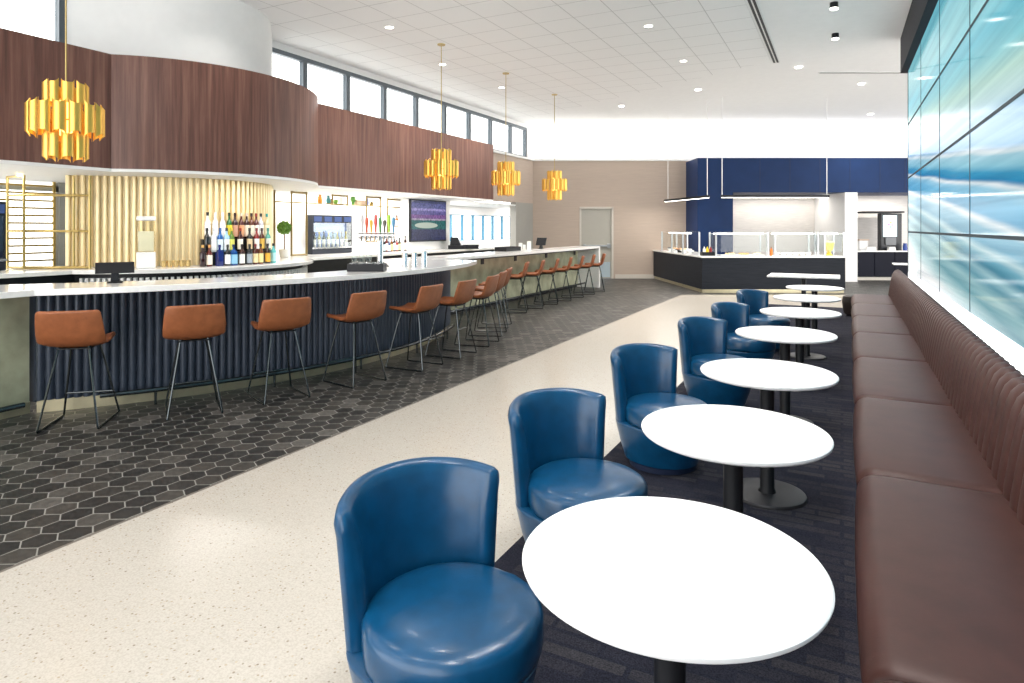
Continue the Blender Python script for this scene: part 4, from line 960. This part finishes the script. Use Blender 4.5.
MB().prism(lp([(x0 - 0.03, ZI - 0.03), (x1 + 0.03, ZI - 0.03), (x1 + 0.03, ZI + 0.92), (x0 + 0.77, ZI + 0.92), (xl + 0.87, ZW - 0.02), (xl - 0.03, ZW - 0.02)]), 0.862, 0.902).build('countertop', M_quartz, isl, bevel=0.004)
def guard(label, xa_, xb_, za, zb, h=0.58, rz=TH, centre=None):
    t = thing('sneeze_guard', label, 'sneeze guard', (*W((xa_ + xb_) / 2, (za + zb) / 2), 0.903), rz)
    hw, hd = (xb_ - xa_) / 2, (zb - za) / 2
    for sx in (-1, 1):
        for sy in (-1, 1): MB().box(sx * hw - 0.018, sx * hw + 0.018, sy * hd - 0.018, sy * hd + 0.018, 0, h).build('post', M_alu, t, smooth=False)
    MB().box(-hw + 0.02, hw - 0.02, -hd - 0.006, -hd + 0.004, 0.10, h - 0.03).build('front_glass', M_glass, t, smooth=False)
    MB().box(-hw, hw, -hd, hd, h, h + 0.012).build('top_glass', M_glass, t, smooth=False)
    for sx in (-1, 1): MB().box(sx * hw - 0.004, sx * hw + 0.004, -hd + 0.02, hd - 0.02, 0.1, h - 0.03).build('side_glass', M_glass, t, smooth=False)
    MB().box(-hw + 0.02, hw - 0.02, -0.03, 0.03, h - 0.05, h - 0.02).build('light_bar', glow('guard_led', (1, 0.97, 0.92), 3.0), t, smooth=False)
gz = ZI + 0.18
guard('glass sneeze guard over the pastry trays beside the condiment caddy', X_(716, gz), X_(768, gz), gz, gz + 0.5)
guard('glass sneeze guard over the white bowls in the middle of the buffet', X_(775, gz), X_(818, gz), gz, gz + 0.5)
guard('glass sneeze guard over the yellow drink jar at the end of the buffet', X_(824.5, gz), X_(843.5, gz), gz, gz + 0.5)
# the guard on the angled leg
ang = math.atan2(ZW - ZI, xl - x0)
c = W(X_(676, 18.0), 18.0)
t = thing('sneeze_guard', 'glass sneeze guard over dishes on the side arm of the buffet', 'sneeze guard', (c[0] + 0.1, c[1], 0.903), TH + ang - PI / 2)
for sx in (-0.22, 0.22):
    for sy in (-1.0, 0.0, 1.0): MB().box(sx - 0.018, sx + 0.018, sy - 0.018, sy + 0.018, 0, 0.58).build('post', M_alu, t, smooth=False)
MB().box(-0.226, -0.214, -0.98, 0.98, 0.1, 0.55).build('front_glass', M_glass, t, smooth=False)
MB().box(-0.22, 0.22, -1.0, 1.0, 0.58, 0.592).build('top_glass', M_glass, t, smooth=False)
MB().box(-0.03, 0.03, -0.95, 0.95, 0.53, 0.56).build('light_bar', glow('guard_led', (1, 0.97, 0.92), 3.0), t, smooth=False)
t_g = Matrix.Translation(t.location) @ Matrix.Rotation(t.rotation_euler.z, 4, 'Z')
# dishes
bowlp = [(0, 0.004), (0.04, 0.004), (0.068, 0.05), (0.073, 0.075), (0.067, 0.075), (0.062, 0.05), (0.036, 0.015), (0, 0.015)]
def put2(px, zr, dz, z=0.903):
    q = W(X_(px, zr), zr + dz); return (q[0], q[1], z)
def put(px, zc, z=0.903): 
    q = at(px, zc); return (q[0], q[1], z)
for k, px in enumerate((780, 786.5, 793, 799.5, 806, 812)):
    o = MB().lathe(bowlp, 20).build('serving_bowl', M_plastic, loc=put2(px, gz, 0.2))
    tag(o, 'white serving bowl under the middle sneeze guard, %s in line' % ORD[k], 'bowl', 'white bowls on the buffet')
for k, (p0, p1, cc) in enumerate(((725, 739, (0.80, 0.60, 0.34)), (741, 752, (0.70, 0.45, 0.20)), (754, 765, (0.85, 0.70, 0.45)))):
    t = thing('pastry_tray', '%s tray of pastries under the sneeze guard beside the caddy' % ('long', 'small brown', 'pale yellow')[k], 'tray', put2((p0 + p1) / 2, gz, 0.2), TH, 'pastry trays')
    hw = (X_(p1, gz) - X_(p0, gz)) / 2
    MB().box(-hw, hw, -0.14, 0.14, 0.001, 0.02).build('dish', M_plastic, t, bevel=0.006)
    m = MB(); rnd = random.Random(k)
    for q in range(10): m.lathe([(0, 0.021), (0.03, 0.021), (0.036, 0.04), (0.02, 0.065), (0, 0.07)], 10, (rnd.uniform(-hw + 0.04, hw - 0.04), rnd.uniform(-0.09, 0.09), 0))
    o = m.build('pastry', mat('pastry_%d' % k, cc, 0.7, noise=0.3, scale=30), t); o['kind'] = 'stuff'
# yellow drink jar
t = thing('drink_jar', 'glass jar of yellow drink at the end of the buffet', 'drink jar', put2(834, gz, 0.25))
MB().lathe([(0, 0.002), (0.10, 0.002), (0.05, 0.05), (0.05, 0.10), (0.10, 0.16), (0.125, 0.30), (0.12, 0.31), (0, 0.31)], 24).build('jar', mat('yellow_drink', (0.90, 0.66, 0.10), 0.15, trans=0.2), t)
MB().lathe([(0, 0.312), (0.13, 0.312), (0.13, 0.34), (0.03, 0.36), (0, 0.37)], 24).build('lid', mat('jar_lid', (0.90, 0.78, 0.30), 0.3), t)
# condiment bottles
t = thing('condiment_caddy', 'black caddy of sauces at the corner of the buffet', 'caddy', put(708, 15.95), TH)
MB().box(-0.17, 0.17, -0.1, 0.1, 0, 0.012).box(-0.17, 0.17, -0.1, -0.09, 0.012, 0.09).box(-0.17, 0.17, 0.09, 0.1, 0.012, 0.09).box(-0.17, -0.16, -0.09, 0.09, 0.012, 0.09).box(0.16, 0.17, -0.09, 0.09, 0.012, 0.09).build('tray', M_black, t, smooth=False)
def sauce(label, px, zc, col, cap, z=0.903 + 0.013):
    t = thing('sauce_bottle', label, 'sauce bottle', put(px, zc, z), 0, 'sauce bottles')
    MB().lathe([(0, 0.001), (0.036, 0.001), (0.038, 0.02), (0.038, 0.14), (0.02, 0.17), (0.015, 0.18), (0, 0.18)], 16).build('body', mat('sauce_' + label[:5], col, 0.35), t)
    MB().lathe([(0, 0.181), (0.018, 0.181), (0.006, 0.215), (0, 0.215)], 10).build('cap', mat('scap_' + label[:5], cap, 0.4), t)
sauce('white sauce bottle in the buffet caddy', 704.3, 15.95, (0.85, 0.83, 0.78), (0.8, 0.8, 0.8))
sauce('yellow mustard bottle in the buffet caddy', 707.3, 15.95, (0.85, 0.62, 0.03), (0.85, 0.62, 0.03))
sauce('dark red ketchup bottle in the buffet caddy', 710.6, 15.95, (0.30, 0.02, 0.02), (0.25, 0.02, 0.02))
sauce('orange and dark hot sauce bottle standing between two sneeze guards', 771.3, gz, (0.60, 0.16, 0.02), (0.2, 0.05, 0.02), 0.904)
for k, (px, zc, r, cc) in enumerate(((665.5, 19.0, 0.10, (0.10, 0.11, 0.13)), (671.5, 18.3, 0.11, (0.75, 0.50, 0.30)), (678.5, 17.6, 0.13, (0.05, 0.06, 0.07)), (684, 17.2, 0.12, (0.80, 0.62, 0.40)), (692.5, 16.8, 0.13, (0.80, 0.78, 0.74)))):
    t = thing('serving_dish', 'round %s dish on the side arm of the buffet' % ('grey', 'bread filled', 'black', 'yellow pastry', 'white')[k], 'dish', tuple(t_g @ Vector((0, -0.84 + 0.42 * (4 - k), 0))), 0, 'dishes on the buffet arm')
    MB().lathe([(0, 0.002), (0.06, 0.002), (0.06, 0.05), (r, 0.07), (r, 0.085), (0, 0.085)], 22).build('plate', M_plastic if k != 2 else M_black, t)
    m = MB(); rnd = random.Random(k + 20)
    for q in range(7): m.lathe([(0, 0.086), (0.03, 0.086), (0.034, 0.105), (0.015, 0.13), (0, 0.13)], 10, (rnd.uniform(-r, r) * 0.6, rnd.uniform(-r, r) * 0.6, 0))
    o = m.build('food', mat('food_%d' % k, cc if k not in (2,) else (0.7, 0.3, 0.15), 0.7), t); o['kind'] = 'stuff'
# linear pendants
def linear(label, p0, p1, z, c0, c1):
    a, b = Vector((*W(*p0), z)), Vector((*W(*p1), z)); mid = (a + b) / 2; L = (b - a).length
    t = thing('linear_pendant', label, 'pendant lamp', mid, math.atan2(b.y - a.y, b.x - a.x))
    MB().box(-L / 2, L / 2, -0.03, 0.03, 0, 0.06).build('housing', M_black, t, smooth=False)
    MB().box(-L / 2 + 0.02, L / 2 - 0.02, -0.026, 0.026, -0.008, -0.001).build('diffuser', glow('linear_led', (1, 0.96, 0.90), 5.0), t, smooth=False)
    for k in (c0, c1): MB().tube([(-L / 2 + L * k, 0, 0.06), (-L / 2 + L * k, 0, CEIL - z - 0.004)], 0.009, 6).build('cable', M_plastic, t)
linear('slim black linear pendant over the side arm of the buffet', (4.42, 18.5), (4.92, 16.0), 2.35, 0.08, 0.97)
linear('slim black linear pendant over the front of the buffet', (X_(721, 15.7), 15.7), (X_(829, 15.7), 15.7), 2.34, 0.01, 0.98)
# drinks recess
zc0 = 19.5
t = thing('drink_counter', 'dark cabinet with pale top in the drinks recess', 'cabinet', (*W(X_(884, zc0), zc0), 0), TH)
hw = 0.93
MB().box(-hw, hw + 0.6, 0, 0.7, 0.10, 0.86).build('cabinet', mat('navy_cabinet', (0.006, 0.007, 0.016), 0.55, spec=0.2), t, smooth=False)
for k in range(3): MB().box(-hw + 0.02 + k * 0.62, -hw + 0.60 + k * 0.62, -0.02, -0.001, 0.12, 0.85).build('door', mat('navy_cabinet', (0.006, 0.007, 0.016), 0.55, spec=0.2), t, bevel=0.004)
MB().box(-hw, hw + 0.6, 0.03, 0.7, 0.0, 0.10).build('plinth', mat('pale_base', (0.62, 0.58, 0.52), 0.5), t, smooth=False)
MB().box(-hw - 0.005, hw + 0.6, -0.03, 0.72, 0.86, 0.90).build('countertop', M_quartz, t, bevel=0.004)
zm = 19.85
t = thing('drink_machine', 'tall black soft drink machine with a lit touch screen', 'drink machine', (*W(X_(890.5, zm), zm), 0.901), TH)
MB().box(-0.33, 0.33, -0.05, 0.15, 0, 1.14).build('body', mat('machine_black', (0.03, 0.032, 0.036), 0.3), t, bevel=0.02)
MB().box(-0.26, 0.16, -0.062, -0.051, 0.42, 1.08).build('screen', glow('machine_screen', (0.62, 0.78, 0.88), 0.85), t, smooth=False)
for k, (cx_, cz_, cc) in enumerate(((-0.09, 0.80, (0.75, 0.15, 0.35)), (-0.03, 0.86, (0.85, 0.55, 0.10)), (0.02, 0.78, (0.35, 0.25, 0.65)), (-0.04, 0.72, (0.20, 0.55, 0.70)))):
    MB().lathe([(0, 0), (0.035, 0), (0.035, 0.003), (0, 0.003)], 16).build('icon', glow('icon_%d' % k, cc, 0.8), t).matrix_local = Matrix.Translation((cx_, -0.0635, cz_)) @ Matrix.Rotation(PI / 2, 4, 'X')
MB().box(-0.20, 0.12, -0.10, -0.051, 0.16, 0.40).build('nozzle_panel', mat('machine_grey', (0.20, 0.21, 0.22), 0.35), t, bevel=0.01)
MB().box(-0.24, 0.16, -0.16, -0.051, 0.0, 0.05).build('drip_tray', M_black, t, bevel=0.01)
t2 = thing('wall_shelf', 'thin dark shelf above the drink machine', 'shelf', (*W(X_(882, 19.9), 19.9), 2.055), TH)
MB().box(-0.60, 0.52, -0.3, 0.75, 0, 0.05).build('board', M_black, t2, bevel=0.006)
MB().box(-0.55, -0.5, 0.7, 0.88, -0.15, -0.001).build('bracket', M_black, t2, smooth=False)
for k, (px, w_, lab) in enumerate(((871, 0.28, 'white tent card before the drinks recess wall'), (891.5, 0.22, 'white napkin holder in front of the drink machine'))):
    o = MB().extrude_y([(-w_ / 2, 0), (w_ / 2, 0), (w_ / 2 - 0.02, 0.11), (-w_ / 2 + 0.02, 0.11)], -0.05, 0.05).build('napkin_holder', M_paper, loc=put(px, 19.6, 0.901), rz=TH, bevel=0.004)
    tag(o, lab, 'napkin holder')
q = put(905, 19.6, 0.901)
t = thing('water_jug', 'small blue jug at the end of the drink counter', 'jug', q)
MB().lathe([(0, 0), (0.06, 0), (0.065, 0.1), (0.05, 0.18), (0.055, 0.22), (0, 0.22)], 18).build('body', mat('jug_blue', (0.02, 0.06, 0.30), 0.3), t)
MB().tube([(0.055, 0, 0.18), (0.10, 0, 0.15), (0.10, 0, 0.08), (0.062, 0, 0.05)], 0.01, 6).build('handle', mat('jug_blue', (0.02, 0.06, 0.30), 0.3), t)
t = thing('cup_stack', 'white cup dispenser standing beside the drink machine', 'cup dispenser', put(862, 20.0, 0.901), TH)
MB().box(-0.13, 0.13, -0.1, 0.1, 0, 0.30).build('rack', M_plastic, t, bevel=0.01)
MB().box(-0.16, 0.16, -0.13, 0.13, 0.30, 0.34).build('lid', mat('tan_lid', (0.6, 0.45, 0.35), 0.4), t, bevel=0.006)

# ================================================================== CEILING FIXTURES + LIGHTS
def area(name, loc, size, power, col=(1, 0.95, 0.88), rot=(0, 0, 0), sy=None, spread=PI, shape=None):
    l = bpy.data.lights.new(name, 'AREA'); l.energy = power; l.color = col; l.spread = spread
    if shape: l.shape = shape; l.size = size
    elif sy: l.shape = 'RECTANGLE'; l.size = size; l.size_y = sy
    else: l.size = size
    o = bpy.data.objects.new(name, l); COL.objects.link(o); o.location = loc; o.rotation_euler = rot
    return o
def ceil_xy(px, py, z=CEIL):
    zc = 640 * (z - EYE) / (228 - py); return W(X_(px, zc), zc)
DL = [ceil_xy(*p) for p in ((389.5, 26.5), (442.5, 63.8), (501.7, 87), (621.5, 106), (648.5, 25.2), (683.5, 60.3), (698, 89.5), (798.5, 67), (861.5, 83.5), (870.5, 114))]
out_ = [(-6.6, 5.6), (-4.3, 4.8), (-2.4, 3.2), (-4.4, 1.6), (-0.3, 6.8), (-0.3, 3.4), (-2.4, 6.8), (-2.4, 0.2), (-4.4, -1.4), (-0.3, 0.2)]
dn = ['small recessed downlight in the white ceiling, %s from the window side' % ORD[i] for i in range(10)] + ['recessed downlight in the tiled ceiling over the near floor, %s of its run' % ORD[i] for i in range(10)]
d0 = None
for i, (x, y) in enumerate(DL + out_):
    if d0 is None:
        d0 = thing('ceiling_downlight', dn[i], 'downlight', (x, y, CEIL - 0.012), 0, 'recessed ceiling downlights')
        MB().lathe([(0.062, -0.004), (0.085, -0.004), (0.085, -0.0005), (0.062, -0.0005)], 28, ring=True).build('trim_ring', M_white, d0)
        MB().lathe([(0, -0.003), (0.0615, -0.003), (0.0615, -0.001), (0, -0.001)], 28).build('lens', M_lamp, d0)
    else: dup(d0, (x, y, CEIL - 0.012), 0, dn[i])
    area('downlight_beam', (x, y, CEIL - 0.03), 0.05, 30 if i < 10 else 8, spread=2.2, shape='DISK')
SPT = [ceil_xy(834, 2.5), ceil_xy(835.3, 33.5)] + [(-0.25, 8.6 - 1.62 * k) for k in range(6)]
for i, (x, y) in enumerate(SPT):
    lab = ('black cylinder spotlight on the ceiling near the dark header, nearer of the two', 'black cylinder spotlight on the ceiling near the dark header, farther of the two')[i] if i < 2 else 'black cylinder spotlight on the ceiling above the bench and tables, %s toward the viewer' % ORD[i - 2]
    t = thing('surface_spotlight', lab, 'spotlight', (x, y, CEIL - 0.002), 0, 'cylinder spotlights')
    MB().lathe([(0, -0.001), (0.055, -0.001), (0.055, -0.08), (0.05, -0.08), (0.05, -0.07), (0, -0.07)], 24).build('housing', M_black, t)
    MB().lathe([(0, -0.095), (0.05, -0.095), (0.054, -0.082), (0, -0.082)], 24).build('lens', M_lamp, t)
    area('spot_beam', (x, y, CEIL - 0.115), 0.05, 9, (1, 0.97, 0.93), spread=1.7, shape='DISK')
t = thing('slot_diffuser', 'long twin slot air diffuser running along the edge of the ceiling tiles', 'air vent', (-1.13, 9.6, CEIL - 0.002))
MB().box(-0.062, 0.062, -3.8, 3.75, -0.014, -0.001).build('frame', M_white, t, smooth=False)
for dx in (-0.030, 0.030): MB().box(dx - 0.018, dx + 0.018, -3.78, 3.72, -0.018, -0.0145).build('slot', M_black, t, smooth=False)
x, y = ceil_xy(865, 72.2)
t = thing('slot_diffuser', 'thin dark slot in the far ceiling beside the dark header', 'air vent', (x, y, CEIL - 0.002), TH)
MB().box(-0.95, 1.0, -0.05, 0.05, -0.012, -0.001).build('frame', M_white, t, smooth=False)
MB().box(-0.93, 0.98, -0.03, 0.03, -0.015, -0.0125).build('slot', M_black, t, smooth=False)

# cove lighting on the ledges (real strips that wash the upper wall)
struct(far(MB().box(0.8, 5.3, ZW + 0.35, ZW + 0.41, 3.761, 3.78), 'trim_5', M_led, smooth=False))
struct(far(MB().box(xa + 0.1, xe - 1, ZB + 0.9, ZB + 0.96, 3.661, 3.68), 'trim_6', M_led, smooth=False))
c = W(3.0, ZW + 0.3); area('cove_wash', (c[0], c[1], 3.85), 4.6, 45, (1, 0.97, 0.93), (PI, 0, -TH + 0), 0.2)
bpy.data.objects['cove_wash'].rotation_euler = (PI, 0, TH)
c = W(9.0, ZB + 1.2); o = area('cove_wash_navy', (c[0], c[1], 3.85), 7.0, 60, (1, 0.97, 0.93), (PI, 0, TH), 0.25)
# back bar soffit strips
for i, (x, y, sx, sy, p) in enumerate(((-8.05, 10.4, 0.15, 3.6, 38), (-9.02, 10.4, 0.12, 4.0, 45), (-7.0, 6.1, 0.08, 2.4, 18), (-8.9, 3.0, 0.12, 2.6, 20), (-9.6, 15.5, 0.4, 4.0, 50))):
    area('soffit_strip', (x, y, SOF - 0.05), sx, p, (1, 0.96, 0.90), (0, 0, 0), sy)
# recess lights
c = W(X_(785, 20.0), 20.2); area('recess_light', (c[0], c[1], 2.60), 3.0, 26, (1, 0.94, 0.86), (0, 0, TH), 0.1)
c = W(X_(885, 20.0), 20.2); area('recess_light', (c[0], c[1], 2.60), 1.6, 16, (1, 0.94, 0.86), (0, 0, TH), 0.1)
# far beige wall wash from the angled pendant
c = W(4.5, 18.2); area('linear_light', (c[0], c[1], 2.33), 2.4, 22, (1, 0.93, 0.84), (0, 0, TH + 1.75), 0.06)
c = W(7.0, 15.7); area('linear_light', (c[0], c[1], 2.32), 2.4, 25, (1, 0.93, 0.84), (0, 0, TH), 0.06)
# no wall behind the camera: room left open there so world light fills it
wd = bpy.data.worlds.new('World'); sc.world = wd; wd.use_nodes = True
bg = wd.node_tree.nodes['Background']; bg.inputs['Color'].default_value = (1.0, 0.985, 0.965, 1); bg.inputs['Strength'].default_value = 3.0

# ================================================================== CAMERA + VIEW
cam = bpy.data.cameras.new('Camera'); co = bpy.data.objects.new('Camera', cam); COL.objects.link(co)
co.location = (0, 0, EYE); co.rotation_euler = (PI / 2, 0, TH)
cam.sensor_width = 36; cam.lens = 36 * 640 / 1024; cam.shift_y = -(341.5 - 228) / 1024
cam.clip_start = 0.05; cam.clip_end = 200
sc.camera = co
vs = sc.view_settings
vs.view_transform = 'Standard'; vs.look = 'None'; vs.gamma = 1.0; vs.use_curve_mapping = False
vs.exposure = 0.56
